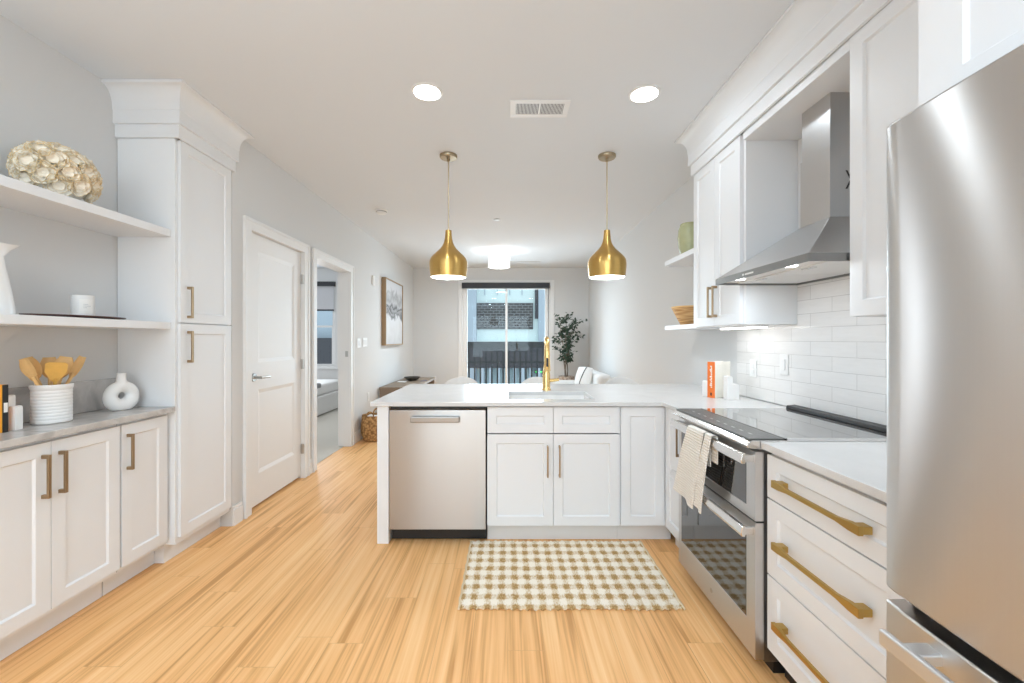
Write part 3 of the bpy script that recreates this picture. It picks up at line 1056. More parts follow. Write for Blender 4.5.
cove = [(0.030 + 0.062 * (1 - math.cos(t * PI / 2 / 8)), 2.645 + 0.118 * math.sin(t * PI / 2 / 8)) for t in range(9)]
CP = [(0.002, 2.488), (0.014, 2.490), (0.014, 2.565), (0.028, 2.567), (0.028, 2.643)] + cove + [(0.096, 2.764), (0.096, ZC - 0.001)]
crown('trim_4', lambda o: [(XN, 2.46 - o), (PX + o, 2.46 - o), (PX + o, 2.942 + o), (XH, 2.942 + o)], CP, M['cab'], 'white crown moulding on top of the tall pantry')
FX, FY = 1.334, 3.02
crown('trim_5', lambda o: [(XR, FY + o), (FX - o, FY + o), (FX - o, 0.975 + o), (0.95 - o, 0.975 + o), (0.95 - o, 0.0)], CP, M['cab'], 'white crown moulding above the right wall cabinets')

# open shelves left


def shelf_left(zb, zt, label):
    o = obj('wall_shelf', MB().box(XN + 0.001, -1.972, 0.80, 2.457, zb, zt), M['cab'], bevel=0.002)
    return tag(o, label, 'shelf')


shelf_left(1.912, 1.955, 'upper white open shelf on the left holding the petal sculpture')
shelf_left(1.373, 1.413, 'lower white open shelf on the left holding the pitcher and candle')

# ------------------------------------------------------------------ right upper cabinets
UD = XR - FX - 0.002
cabinet('wall_cabinet', 'white two-door wall cabinet left of the range hood', (FX, FY, 0), R_FACE, 0.628, UD, 1.40, 2.50, [
    ('door', 0.003, 0.302, 1.402, 2.488, bar_handle(0.272, 1.555, 0.20), 'bronze'),
    ('door', 0.305, 0.604, 1.402, 2.488, bar_handle(0.336, 1.555, 0.20), 'bronze')])
cabinet('wall_cabinet', 'white wall cabinet right of the range hood beside the fridge', (FX, 1.642, 0), R_FACE, 0.64, UD, 1.40, 2.50, [
    ('door', 0.003, 0.46, 1.402, 2.488, None, None)])
cabinet('wall_cabinet', 'white cabinet mounted above the stainless fridge', (0.95, 0.975, 0), R_FACE, 0.97, XR - 0.952, 1.79, 2.50, [
    ('door', 0.003, 0.482, 1.792, 2.488, None, None),
    ('door', 0.485, 0.967, 1.792, 2.488, None, None)], stile=0.094)
bp_ = obj('bridge_panel', MB().box(FX + 0.003, XR - 0.001, 1.644, 2.391, 2.445, 2.499), M['cab'], bevel=0.002)
tag(bp_, 'white horizontal panel bridging the wall cabinets over the hood', 'panel')
bk = obj('back_panel', MB().box(XR - 0.006, XR - 0.001, 1.644, 2.391, 1.74, 2.444), M['cab'])
tag(bk, 'white panel on the wall behind the hood chimney', 'panel')

# small end shelves


def corner_shelf(zb, zt, label):
    o = obj('wall_shelf', MB().box(1.36, XR - 0.001, FY + 0.002, 3.645, zb, zt), M['cab'], bevel=0.002)
    return tag(o, label, 'shelf')


corner_shelf(1.945, 1.985, 'upper small white end shelf holding the green vase')
corner_shelf(1.393, 1.428, 'lower small white end shelf holding the straw bowl')
ul = thing('under_cabinet_light', 'lit white light bar under the two-door wall cabinet', 'light', (1.5, 2.7, 1.39))
obj('housing', MB().box(1.475, 1.535, 2.47, 2.94, 1.388, 1.399), M['plastic_white'], ul)
obj('lens', MB().box(1.48, 1.53, 2.48, 2.93, 1.380, 1.388), M['led'], ul)
area_light('under_cabinet_glow', (1.505, 2.705, 1.376), (0, 0, 0), 0.04, 0.44, 0.22, WARM)
ul2 = thing('under_cabinet_light', 'white light bar under the wall cabinet beside the fridge', 'light', (1.5, 1.3, 1.39))
obj('housing', MB().box(1.475, 1.535, 1.10, 1.58, 1.388, 1.399), M['plastic_white'], ul2)
obj('lens', MB().box(1.48, 1.53, 1.11, 1.57, 1.380, 1.388), M['led'], ul2)
area_light('under_cabinet_glow', (1.505, 1.34, 1.376), (0, 0, 0), 0.04, 0.44, 0.25, WARM)

# tiled backsplash
tl = struct('wall_tile', MB().box(XR - 0.009, XR - 0.0005, 0.98, FY, 0.918, 1.399).box(XR - 0.009, XR - 0.0005, 1.644, 2.391, 1.399, 1.74), M['tile'], label='white subway tile backsplash')


def wall_plate(name, label, cat, loc, rz, w_, h_, rockers=1, group=None, slots=False):
    t = thing(name, label, cat, loc, rz, group)
    obj('plate', MB().box(-w_ / 2, w_ / 2, -0.006, 0, -h_ / 2, h_ / 2), M['plastic_white'], t, world=False, bevel=0.002)
    for k in range(rockers):
        cx = (k - (rockers - 1) / 2) * 0.046
        if slots:
            obj('socket', MB().box(cx - 0.017, cx + 0.017, -0.009, -0.006, -0.034, -0.004).box(cx - 0.017, cx + 0.017, -0.009, -0.006, 0.004, 0.034), M['trim'], t, world=False, bevel=0.001)
        else:
            obj('rocker', MB().box(cx - 0.016, cx + 0.016, -0.0105, -0.006, -0.033, 0.033), M['trim'], t, world=False, bevel=0.002)
    return t


TX = XR - 0.0095
wall_plate('light_switch', 'white switch plate on the tiles nearer the range', 'switch', (TX, 2.50, 1.163), R_FACE, 0.075, 0.12)
wall_plate('outlet', 'white outlet on the tiles behind the cream book', 'outlet', (TX, 2.815, 1.118), R_FACE, 0.075, 0.115, slots=True)
wall_plate('light_switch', 'white switch plate on the hall wall, nearer the bedroom doorway', 'switch', (XH + 0.001, 5.44, 1.265), L_FACE, 0.12, 0.12, 2)
wall_plate('light_switch', 'white switch plate on the hall wall, nearer the painting', 'switch', (XH + 0.001, 5.68, 1.275), L_FACE, 0.17, 0.12, 3)
wall_plate('outlet', 'white outlet low on the hall wall above the basket', 'outlet', (XH + 0.001, 5.82, 0.52), L_FACE, 0.075, 0.12, slots=True)
wall_plate('outlet', 'white outlet on the far wall left of the sliding door', 'outlet', (-1.51, YB - 0.001, 0.50), B_FACE, 0.08, 0.12, slots=True)
tm = thing('thermostat', 'small white wall sensor between doorway and painting', 'sensor', (XH, 6.0, 2.155), L_FACE)
obj('housing', MB().box(-0.035, 0.035, -0.03, -0.001, -0.07, 0.07), M['plastic_white'], tm, world=False, bevel=0.006)
obj('button', MB().box(-0.012, 0.012, -0.034, -0.03, -0.04, -0.02), M['trim'], tm, world=False)

# ------------------------------------------------------------------ peninsula
PY = 2.694
ep = obj('end_panel', MB().box(-0.840, -0.766, PY, 3.36, 0.001, 0.886), M['cab'], bevel=0.002)
tag(ep, 'white end panel of the peninsula left of the dishwasher', 'panel')
bkp = obj('back_panel', MB().box(-0.764, XR - 0.002, 3.34, 3.36, 0.001, 0.886), M['cab'])
tag(bkp, 'white panel closing the peninsula on the stool side', 'panel')
SW = 0.850
cabinet('sink_cabinet', 'white sink cabinet with two drawer fronts and two doors', (-0.135, PY, 0), B_FACE, SW, 0.60, 0.115, 0.68, [
    ('drawer_front', 0.003, 0.424, 0.712, 0.878, None, None),
    ('drawer_front', 0.427, 0.847, 0.712, 0.878, None, None),
    ('door', 0.003, 0.424, 0.118, 0.704, bar_handle(0.388, 0.535, 0.20, wd=0.009), 'bronze'),
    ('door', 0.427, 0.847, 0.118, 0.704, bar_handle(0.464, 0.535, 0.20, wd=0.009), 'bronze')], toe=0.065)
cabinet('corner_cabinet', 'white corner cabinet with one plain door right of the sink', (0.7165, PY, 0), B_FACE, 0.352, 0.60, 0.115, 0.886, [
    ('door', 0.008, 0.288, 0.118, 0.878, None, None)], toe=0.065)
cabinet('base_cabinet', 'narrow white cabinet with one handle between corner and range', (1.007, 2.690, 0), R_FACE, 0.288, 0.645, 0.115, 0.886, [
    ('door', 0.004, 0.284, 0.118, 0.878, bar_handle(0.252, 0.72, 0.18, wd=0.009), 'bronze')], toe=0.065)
CT = 0.914
ct = thing('worktop', 'white quartz worktop of the peninsula with undermount sink cutout', 'worktop', (0.3, 3.2, 0.887))
xs_ = [-0.875, 0.005, 0.585, 0.985, XR - 0.001]
ys_ = [2.388, 2.665, 2.80, 3.215, 3.765]
obj('slab', MB().cellslab(xs_, ys_, 0.887, CT, lambda i, j: (j >= 1 and not (i == 1 and j == 2)) or (j == 0 and i == 3)), M['quartz'], ct, bevel=0.002)
sk = thing('sink', 'white undermount sink in the peninsula worktop', 'sink', (0.295, 3.0, 0.69))
s = MB()
s.box(-0.005, 0.595, 2.79, 3.225, 0.70, 0.712)
s.box(-0.005, 0.008, 2.79, 3.225, 0.712, 0.8865)
s.box(0.582, 0.595, 2.79, 3.225, 0.712, 0.8865)
s.box(0.008, 0.582, 2.79, 2.803, 0.712, 0.8865)
s.box(0.008, 0.582, 3.212, 3.225, 0.712, 0.8865)
obj('basin', s, M['gloss_ceramic'], sk)
obj('drain', MB().lathe([(0.045, 0.0), (0.045, 0.004), (0.03, 0.002)], (0.295, 3.05, 0.712), 24, True, True), M['chrome'], sk, smooth=40)

# faucet
FCX, FCY = 0.302, 3.305
fc = thing('faucet', 'gold pull-down kitchen faucet behind the sink', 'faucet', (FCX, FCY, CT))
obj('base', MB().lathe([(0.036, 0.0005), (0.036, 0.008), (0.032, 0.014), (0.031, 0.03), (0.030, 0.12), (0.027, 0.15), (0.021, 0.2)], (FCX, FCY, CT), 28, True, True), M['faucet_gold'], fc, smooth=40)
neck = [(FCX, FCY, CT + 0.19)]
for k in range(0, 13):
    a = PI * k / 12
    neck.append((FCX - 0.010 * (1 - math.cos(a)) / 2, FCY - 0.085 * (1 - math.cos(a)), CT + 0.315 + 0.09 * math.sin(a)))
obj('neck', MB().tube(neck, 0.0185, 16), M['faucet_gold'], fc, smooth=50)
ex, ey = FCX - 0.010, FCY - 0.170
hd = obj('spray_head', MB().lathe([(0.0188, 0.0), (0.0205, -0.01), (0.0225, -0.10), (0.026, -0.15), (0.023, -0.155)], (ex, ey, CT + 0.316), 24, True, True), M['faucet_gold'], fc, smooth=40)
obj('spray_button', MB().box(ex - 0.008, ex + 0.008, ey - 0.0255, ey - 0.014, CT + 0.195, CT + 0.262), M['black'], hd, bevel=0.003)
obj('lever', MB().tube([(FCX + 0.018, FCY, CT + 0.075), (FCX + 0.06, FCY, CT + 0.078), (FCX + 0.098, FCY, CT + 0.083)], [0.014, 0.0125, 0.012], 14), M['faucet_gold'], fc, smooth=40)

# dishwasher
dw = thing('dishwasher', 'stainless dishwasher at the left end of the peninsula', 'dishwasher', (-0.452, PY, 0))
obj('tub', MB().box(-0.757, -0.142, PY + 0.03, 3.30, 0.10, 0.875), M['black'], dw)
obj('toe_panel', MB().box(-0.757, -0.140, PY + 0.05, PY + 0.08, 0.012, 0.10), M['black'], dw)
obj('control_strip', MB().box(-0.757, -0.140, PY + 0.012, PY + 0.10, 0.868, 0.884), M['black'], dw)
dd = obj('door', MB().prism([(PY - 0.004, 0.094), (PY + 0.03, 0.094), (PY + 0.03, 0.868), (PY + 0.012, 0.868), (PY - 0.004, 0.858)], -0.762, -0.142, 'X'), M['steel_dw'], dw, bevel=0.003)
hb = MB().box(-0.620, -0.308, PY - 0.040, PY - 0.024, 0.786, 0.822)
hb.box(-0.618, -0.600, PY - 0.024, PY - 0.004, 0.790, 0.818).box(-0.328, -0.310, PY - 0.024, PY - 0.004, 0.790, 0.818)
obj('handle', hb, M['handle_grey'], dd, bevel=0.005)

# ------------------------------------------------------------------ range
RY0, RY1 = 1.640, 2.384
RX = 0.968
rg = thing('range', 'stainless double oven range with black glass cooktop', 'range', (RX, (RY0 + RY1) / 2, 0))
obj('body', MB().box(RX + 0.035, 1.640, RY0 + 0.004, RY1 - 0.004, 0.05, 0.895), M['steel_dark'], rg)
obj('plinth', MB().box(RX + 0.075, 1.62, RY0 + 0.01, RY1 - 0.01, 0.001, 0.05), M['black'], rg)
# console: slim stainless nose carrying the control glass
nose = [(0.938, 0.905), (0.930, 0.898), (0.938, 0.886), (1.02, 0.880), (1.63, 0.886), (1.63, 0.915), (1.09, 0.917), (0.955, 0.917)]
obj('console', MB().prism(nose, RY0, RY1, 'Y'), M['steel_bright'], rg, bevel=0.003)
cg = obj('control_panel', MB().box(0.948, 1.088, RY0 + 0.012, RY1 - 0.008, 0.9165, 0.922), M['control_glass'], rg, bevel=0.002)
for k in range(9):
    yy = RY0 + 0.09 + k * 0.066
    obj('marking', MB().box(1.0, 1.007, yy, yy + 0.024, 0.9221, 0.9226), M['grey_mark'], cg)
obj('cooktop', MB().box(1.0885, 1.585, RY0 + 0.006, RY1 - 0.006, 0.9165, 0.923), M['cook_glass'], rg, bevel=0.002)
obj('rear_vent', MB().prism([(1.572, 0.9235), (1.578, 0.940), (1.625, 0.944), (1.625, 0.9235)], RY0 + 0.006, RY1 - 0.004, 'Y'), M['black'], rg, bevel=0.003)
obj('side_trim', MB().box(1.09, 1.60, RY0 - 0.001, RY0 + 0.006, 0.905, 0.926), M['steel_bright'], rg)


def oven_door(z0, z1, wz0, wz1):
    P = lambda u, z, d: (RX + d, u, z)
    m = MB()
    # flat stainless front with a window opening
    fr = panelled_slab(RY0 + 0.004, RY1 - 0.004, z0, z1, [(RY0 + 0.065, RY1 - 0.035, wz0, wz1)], P, 0.003, 0.034, 0.003)
    d = obj('door', fr, M['steel'], rg, bevel=0.0)
    obj('window', MB().box(RX + 0.0006, RX + 0.003, RY0 + 0.069, RY1 - 0.039, wz0 + 0.004, wz1 - 0.004), M['black_glass'], d)
    return d


def oven_handle(d, z):
    m = MB()
    y0, y1 = RY0 + 0.008, RY1 - 0.008
    m.prism([(0.918, z - 0.019), (0.914, z - 0.005), (0.918, z + 0.021), (0.932, z + 0.025), (0.936, z + 0.0), (0.932, z - 0.019)], y0, y1, 'Y')
    for yy in (y0 + 0.004, y1 - 0.03):
        m.box(0.93, RX + 0.001, yy, yy + 0.026, z - 0.014, z + 0.016)
    return obj('handle', m, M['steel_bright'], d, bevel=0.003)


du = oven_door(0.600, 0.872, 0.640, 0.838)
oven_handle(du, 0.842)
dl = oven_door(0.058, 0.592, 0.185, 0.522)
oven_handle(dl, 0.556)
obj('door_gap', MB().box(RX + 0.006, RX + 0.034, RY0 + 0.006, RY1 - 0.006, 0.592, 0.600), M['black'], rg)
obj('emblem', MB().tube([(RX - 0.0015, 2.0, 0.118), (RX, 2.0, 0.118)], 0.011, 16), M['chrome'], dl)

# towel over the upper oven handle
tw = thing('kitchen_towel', 'cream waffle towel hanging over the upper oven door handle', 'towel', (0.92, 2.05, 0.48))


def towel_sheet(ya, yb, zbot, shear, x_front, back_drop, wob):
    nu, nv = 46, 14
    pts = []
    zt = 0.872
    # path: back hem -> over bar -> front hem
    path = []
    for k in range(9):
        t = k / 8
        path.append((0.9405, zt - back_drop * (1 - t), 0))
    for k in range(1, 9):
        a = PI * k / 8
        path.append((0.9245 + 0.016 * math.cos(a) - (0.9245 - 0.016 - x_front) * (k / 8), zt + 0.010 * math.sin(a), 0))
    n = 30
    for k in range(1, n + 1):
        t = k / n
        path.append((x_front - 0.012 * math.sin(t * PI) * 0.4, zt - (zt - zbot) * t, t))

    def P(i, j):
        x, z, t = path[i]
        u = j / nv
        y = ya + (yb - ya) * (u - 0.5) * (1 + 0.42 * t) + shear * t
        w_ = wob * math.sin(u * PI * 2.3 + 0.5) * t + wob * 0.5 * math.sin(u * 9 + z * 14) * t
        zz = z + (0.018 * (u - 0.5) * t)
        return (x - w_, y + (ya + yb) / 2 - ya, zz)
    return MB().sheet(P, len(path) - 1, nv, (-1, 0, 0.2), 0.005)


obj('cloth', towel_sheet(1.945, 2.110, 0.495, 0.135, 0.906, 0.15, 0.007), M['towel'], tw, smooth=60)
obj('folded_edge', towel_sheet(1.880, 1.932, 0.500, 0.105, 0.910, 0.12, 0.003), M['towel'], tw, smooth=60)
fold_shade = MB()  # dark strip standing in for the shade between the towel layers
sp = [(0.9175, 1.9395 + 0.122 * t - 0.005, 0.872 - 0.372 * t) for t in [i / 12 for i in range(13)]]
fold_shade.tube(sp, [0.004 + 0.004 * abs(math.sin(i)) for i in range(13)], 8)
obj('fold_gap_shade', fold_shade, M['shade_strip'], tw, smooth=60)

# ------------------------------------------------------------------ drawer base right
DX = 1.007


def flared_pull(cx, z, length):
    """square bar pull with wide splayed ends; local frame, front -y"""
    m = MB()
    h = length / 2
    y0 = -0.042
    sec = [(-h, 0.0135, 0.015), (-h + 0.036, 0.0135, 0.015), (-h + 0.085, 0.0075, 0.012), (h - 0.085, 0.0075, 0.012), (h - 0.036, 0.0135, 0.015), (h, 0.0135, 0.015)]
    vs, fs = [], []
    for x, hw, dp in sec:
        vs += [(cx + x, y0, z - hw), (cx + x, y0 + dp, z - hw), (cx + x, y0 + dp, z + hw), (cx + x, y0, z + hw)]
    for i in range(len(sec) - 1):
        for k in range(4):
            k2 = (k + 1) % 4
            fs.append((i * 4 + k, i * 4 + k2, i * 4 + 4 + k2, i * 4 + 4 + k))
    n = (len(sec) - 1) * 4
    fs += [(3, 2, 1, 0), (n, n + 1, n + 2, n + 3)]
    m.add(vs, fs)
    for s_ in (-1, 1):
        x0, x1 = sorted((cx + s_ * (h - 0.034), cx + s_ * (h - 0.002)))
        m.box(x0, x1, y0 + 0.0155, 0.0, z - 0.011, z + 0.011)
    return m


cabinet('drawer_base', 'white three-drawer base with gold pulls between range and fridge', (DX, 1.634, 0), R_FACE, 0.578, 0.645, 0.112, 0.886, [
    ('drawer', 0.003, 0.575, 0.703, 0.868, flared_pull(0.284, 0.783, 0.386), 'gold'),
    ('drawer', 0.003, 0.575, 0.408, 0.697, flared_pull(0.284, 0.555, 0.386), 'gold'),
    ('drawer', 0.003, 0.575, 0.116, 0.402, flared_pull(0.284, 0.262, 0.386), 'gold')], toe=0.07, toe_mat='black')
wt2 = obj('worktop', MB().box(0.985, XR - 0.001, 0.999, 1.636, 0.887, CT), M['quartz'], bevel=0.002)
tag(wt2, 'short white quartz worktop between the range and the fridge', 'worktop')

# ------------------------------------------------------------------ fridge
FRX, FRY0, FRY1 = 0.842, 0.016, 0.926
fr = thing('refrigerator', 'tall stainless bottom freezer refrigerator in the right foreground', 'refrigerator', (1.25, 0.47, 0))
obj('body', MB().box(0.925, 1.62, FRY0 + 0.004, FRY1 - 0.004, 0.02, 1.765), M['steel_dark'], fr, bevel=0.004)


def curved_front(y0, y1, z0, z1, bow=0.020, xb=0.918):
    n = 20
    pts = []
    for k in range(n + 1):
        t = k / n
        y = y1 + (y0 - y1) * t
        e = abs(2 * ((y - FRY0) / (FRY1 - FRY0)) - 1)
        x = FRX + bow * (e ** 2.2) - 0.034
        edge = min(t, 1 - t) * (y1 - y0)
        if edge < 0.010:
            x += 0.004 * (1 - edge / 0.010) ** 2
        pts.append((x, y))
    pts += [(xb, y0), (xb, y1)]
    return MB().prism(pts, z0, z1, 'Z')


obj('door', curved_front(0.474, FRY1, 0.770, 1.78), M['steel'], fr, smooth=30, bevel=0.006)
obj('door', curved_front(FRY0, 0.468, 0.770, 1.78), M['steel'], fr, smooth=30, bevel=0.006)
fz = obj('freezer_drawer', curved_front(FRY0, FRY1, 0.10, 0.742), M['steel'], fr, smooth=30, bevel=0.004)
obj('gap_seal', MB().box(0.872, 0.918, FRY0 + 0.02, FRY1 - 0.02, 0.742, 0.770), M['black'], fr)
obj('kick_grille', MB().box(0.90, 0.93, FRY0 + 0.01, FRY1 - 0.01, 0.002, 0.095), M['black'], fr)
fh = MB()
fh.box(0.757, 0.771, 0.09, 0.860, 0.690, 0.722)
for yy in (0.13, 0.79):
    fh.box(0.770, 0.835, yy, yy + 0.035, 0.694, 0.718)
obj('handle', fh, M['steel_soft'], fz, bevel=0.004)
sp_ = obj('side_panel', MB().box(0.985, XR - 0.001, 0.978, 1.052, 0.001, 0.886).box(0.985, XR - 0.001, 0.978, 0.997, 0.886, 1.788), M['cab'])
tag(sp_, 'white tall panel between fridge and drawer base', 'panel')

# ------------------------------------------------------------------ hood
hx0, hy0, hy1 = 1.180, 1.648, 2.388
HZ0, HZ1, HZ2, HZ3 = 1.620, 1.653, 1.873, 2.444
cx0, cy0, cy1 = 1.47, 1.918, 2.112
hd_ = thing('range_hood', 'stainless chimney range hood above the cooktop', 'range hood', (1.4, 2.0, HZ0))
XW = XR - 0.010
c = MB()
vs = [(hx0, hy0, HZ1), (XW, hy0, HZ1), (XW, hy1, HZ1), (hx0, hy1, HZ1), (cx0, cy0, HZ2), (XW, cy0, HZ2), (XW, cy1, HZ2), (cx0, cy1, HZ2)]
c.add(vs, [(0, 1, 5, 4), (1, 2, 6, 5), (2, 3, 7, 6), (3, 0, 4, 7), (4, 5, 6, 7), (3, 2, 1, 0)])
obj('canopy', c, M['steel_h'], hd_, bevel=0.002)
rim = MB()
rim.box(hx0, hx0 + 0.004, hy0, hy1, HZ0, HZ1).box(hx0 + 0.004, XW, hy0, hy0 + 0.004, HZ0, HZ1)
rim.box(hx0 + 0.004, XW, hy1 - 0.004, hy1, HZ0, HZ1).box(XW - 0.004, XW, hy0 + 0.004, hy1 - 0.004, HZ0, HZ1)
rm = obj('rim', rim, M['steel_rim'], hd_)
obj('underside', MB().box(hx0 + 0.004, XW - 0.004, hy0 + 0.004, hy1 - 0.004, HZ0 + 0.012, HZ0 + 0.018), M['hood_under'], hd_)
for k in range(2):
    ya = hy0 + 0.03 + k * 0.345
    f = obj('filter', MB().box(1.29, 1.62, ya, ya + 0.335, HZ0 + 0.006, HZ0 + 0.012), M['hood_under'], hd_, bevel=0.002)
    obj('latch', MB().box(1.31, 1.33, ya + 0.13, ya + 0.20, HZ0 + 0.002, HZ0 + 0.006), M['steel_bright'], f)
for yy in (hy0 + 0.17, hy1 - 0.17):
    obj('lamp', MB().lathe([(0.024, 0.0), (0.024, 0.004)], (1.225, yy, HZ0 + 0.007), 20, True, True), M['led'], hd_)
for yy in (hy0 + 0.17, hy1 - 0.17):
    area_light('hood_lamp_glow', (1.225, yy, HZ0 + 0.004), (0, 0, 0), 0.05, 0.05, 1.0, WARM, 'DISK')
pn2 = MB().box(hx0 - 0.002, hx0, 2.02, 2.09, HZ0 + 0.012, HZ0 + 0.020)
pn2.box(hx0 - 0.003, hx0, 2.10, 2.112, HZ0 + 0.011, HZ0 + 0.021)
obj('control_buttons', pn2, M['plastic_white'], hd_)
obj('chimney', MB().box(cx0, XW, cy0, cy1, HZ2, 2.197), M['steel_h'], hd_, bevel=0.001)
obj('chimney_extension', MB().box(cx0 + 0.005, XW, cy0 + 0.005, cy1 - 0.005, 2.197, HZ3), M['steel_h'], hd_)
vt = MB()
for k in range(3):
    vt.add([(1.56 + k * 0.02, cy0 - 0.0008, 2.045), (1.57 + k * 0.02, cy0 - 0.0008, 2.045), (1.55 + k * 0.02, cy0 - 0.0008, 2.085), (1.54 + k * 0.02, cy0 - 0.0008, 2.085)], [(0, 1, 2, 3)])
    vt.add([(1.54 + k * 0.02, cy0 - 0.0008, 2.0), (1.55 + k * 0.02, cy0 - 0.0008, 2.0), (1.57 + k * 0.02, cy0 - 0.0008, 2.04), (1.56 + k * 0.02, cy0 - 0.0008, 2.04)], [(0, 1, 2, 3)])
obj('vent_slots', vt, M['black'], hd_)

# ------------------------------------------------------------------ pendants and ceiling fittings


def pendant_at(loc, label):
    t = thing('pendant_lamp', label, 'pendant lamp', loc, 0, 'brass pendants over the peninsula')
    zt = ZC - loc[2]
    obj('canopy', MB().lathe([(0.0695, zt - 0.0005), (0.0695, zt - 0.016), (0.064, zt - 0.024), (0.012, zt - 0.026), (0.012, zt - 0.05), (0.006, zt - 0.052)], (0, 0, 0), 36, True, True), M['canopy'], t, world=False, smooth=40)
    obj('rod', MB().lathe([(0.0055, 0.375), (0.0055, zt - 0.05)], (0, 0, 0), 14, True, True), M['rod'], t, world=False, smooth=50)
    prof = [(0.013, 0.376), (0.024, 0.374), (0.026, 0.345), (0.029, 0.31), (0.037, 0.275), (0.05, 0.248), (0.07, 0.222), (0.096, 0.197), (0.122, 0.172), (0.140, 0.150), (0.1495, 0.126), (0.1515, 0.098), (0.149, 0.060), (0.144, 0.020), (0.1400, 0.0)]
    obj('shade', MB().lathe(prof, (0, 0, 0), 48), M['brass'], t, world=False, smooth=50)
    inn = [(0.1400, 0.0), (0.1375, 0.001), (0.1415, 0.02), (0.1465, 0.06), (0.149, 0.098), (0.147, 0.126), (0.1375, 0.148), (0.12, 0.169), (0.094, 0.194), (0.06, 0.215), (0.02, 0.225)]
    obj('inner_lining', MB().lathe(inn, (0, 0, 0), 48, False, True), M['white_shade'], t, world=False, smooth=50)
    b = MB().sphere((0, 0, 0.10), 0.032, 18, 12)
    b.lathe([(0.014, 0.12), (0.014, 0.22)], (0, 0, 0), 14)
    obj('bulb', b, M['bulb'], t, world=False, smooth=60)
    return t


PZ = 1.806
p0 = pendant_at((-0.474, 3.344, PZ), 'brass bell pendant on the left, above the dishwasher end')
dup(p0, (0.788, 3.344, PZ), 'brass bell pendant on the right, nearer the wall cabinets')
for x in (-0.474, 0.788):
    area_light('pendant_glow', (x, 3.344, PZ + 0.045), (0, 0, 0), 0.2, 0.2, 4.0, (0.88, 0.94, 1.0), 'DISK')


def downlight(loc, label):
    t = thing('recessed_light', label, 'recessed light', loc, 0, 'recessed ceiling lights')
    obj('trim_ring', MB().lathe([(0.092, -0.0005), (0.092, -0.006), (0.080, -0.010), (0.076, -0.004)], (0, 0, 0), 40, True), M['trim'], t, world=False, smooth=40)
    obj('lens', MB().lathe([(0.075, -0.009), (0.05, -0.0125), (0.01, -0.0135)], (0, 0, 0), 40, True, True), M['lens'], t, world=False, smooth=40)
    return t


CANS = [(-0.479, 2.483, 'recessed ceiling light on the left above the peninsula'), (0.813, 2.503, 'recessed ceiling light on the right near the wall cabinets')]
q0 = None
for x, y, lab in CANS:
    if q0 is None:
        q0 = downlight((x, y, ZC), lab)
    else:
        dup(q0, (x, y, ZC), lab)
for x, y in ((-0.75, -0.1), (-0.1, -0.1), (-0.75, -1.5), (-0.1, -1.5)):  # rear fixtures added out of view as fill
    dup(q0, (x, y, ZC), 'added unseen fill light in the ceiling behind the camera', group='added fill lights behind the camera')
for x, y in ((-0.479, 2.483), (0.813, 2.503), (-0.75, -0.1), (-0.1, -0.1), (-0.75, -1.5), (-0.1, -1.5)):  # the visible pair, then the added rear fill
    area_light('downlight_glow', (x, y, ZC - 0.016), (0, 0, 0), 0.15, 0.15, CAN_POWER, WARM, 'DISK')

vn = thing('ceiling_vent', 'white slotted air vent between the two recessed lights', 'vent', (0.2, 2.665, ZC))
fw, fd = 0.185, 0.098
fm = MB()
fm.box(-fw, fw, -fd, -fd + 0.035, -0.006, -0.0005).box(-fw, fw, fd - 0.035, fd, -0.006, -0.0005)
fm.box(-fw, -fw + 0.035, -fd + 0.035, fd - 0.035, -0.006, -0.0005).box(fw - 0.035, fw, -fd + 0.035, fd - 0.035, -0.006, -0.0005)
fm.box(-0.006, 0.006, -fd + 0.035, fd - 0.035, -0.006, -0.0005)
obj('frame', fm, M['trim'], vn, world=False, bevel=0.001)
obj('dark_duct', MB().box(-fw + 0.03, fw - 0.03, -fd + 0.03, fd - 0.03, -0.0015, -0.0005), M['black'], vn, world=False)
sl = MB()
for k in range(34):
    x = -fw + 0.039 + k * 0.0088
    sl.box(x - 0.0020, x + 0.0020, -fd + 0.035, fd - 0.035, -0.005, -0.0015)
obj('louvres', sl, M['trim'], vn, world=False)

sd = thing('smoke_detector', 'round white smoke detector on the ceiling near the hall wall', 'smoke detector', (-1.432, 4.754, ZC))
obj('base', MB().lathe([(0.07, -0.0005), (0.07, -0.014), (0.064, -0.016)], (0, 0, 0), 32, True, True), M['plastic_white'], sd, world=False, smooth=40)
obj('cover', MB().lathe([(0.058, -0.016), (0.056, -0.036), (0.044, -0.046), (0.01, -0.047)], (0, 0, 0), 32, True, True), M['plastic_white'], sd, world=False, smooth=40)
obj('grille', MB().lathe([(0.0595, -0.022), (0.0595, -0.028)], (0, 0, 0), 32, True, True), M['steel_dark'], sd, world=False)
sc_ = thing('sprinkler_cover', 'small flat sprinkler cap on the ceiling between the pendants', 'sprinkler', (-0.134, 5.13, ZC))
obj('cap', MB().lathe([(0.040, -0.0005), (0.040, -0.004), (0.036, -0.006)], (0, 0, 0), 28, True, True), M['grey_mark'], sc_, world=False, smooth=40)
obj('gap_ring', MB().lathe([(0.044, -0.0005), (0.044, -0.0015)], (0, 0, 0), 28, True, True), M['grey_mark'], sc_, world=False)
lv_ = thing('linear_vent', 'dark slot vent in the ceiling beside the drum light', 'vent', (0.28, 7.9, ZC))
obj('slot', MB().box(-0.33, 0.33, -0.018, 0.018, -0.003, -0.0005), M['steel_dark'], lv_, world=False)
obj('frame', MB().box(-0.345, 0.345, -0.030, -0.018, -0.004, -0.0005).box(-0.345, 0.345, 0.018, 0.030, -0.004, -0.0005), M['trim'], lv_, world=False)

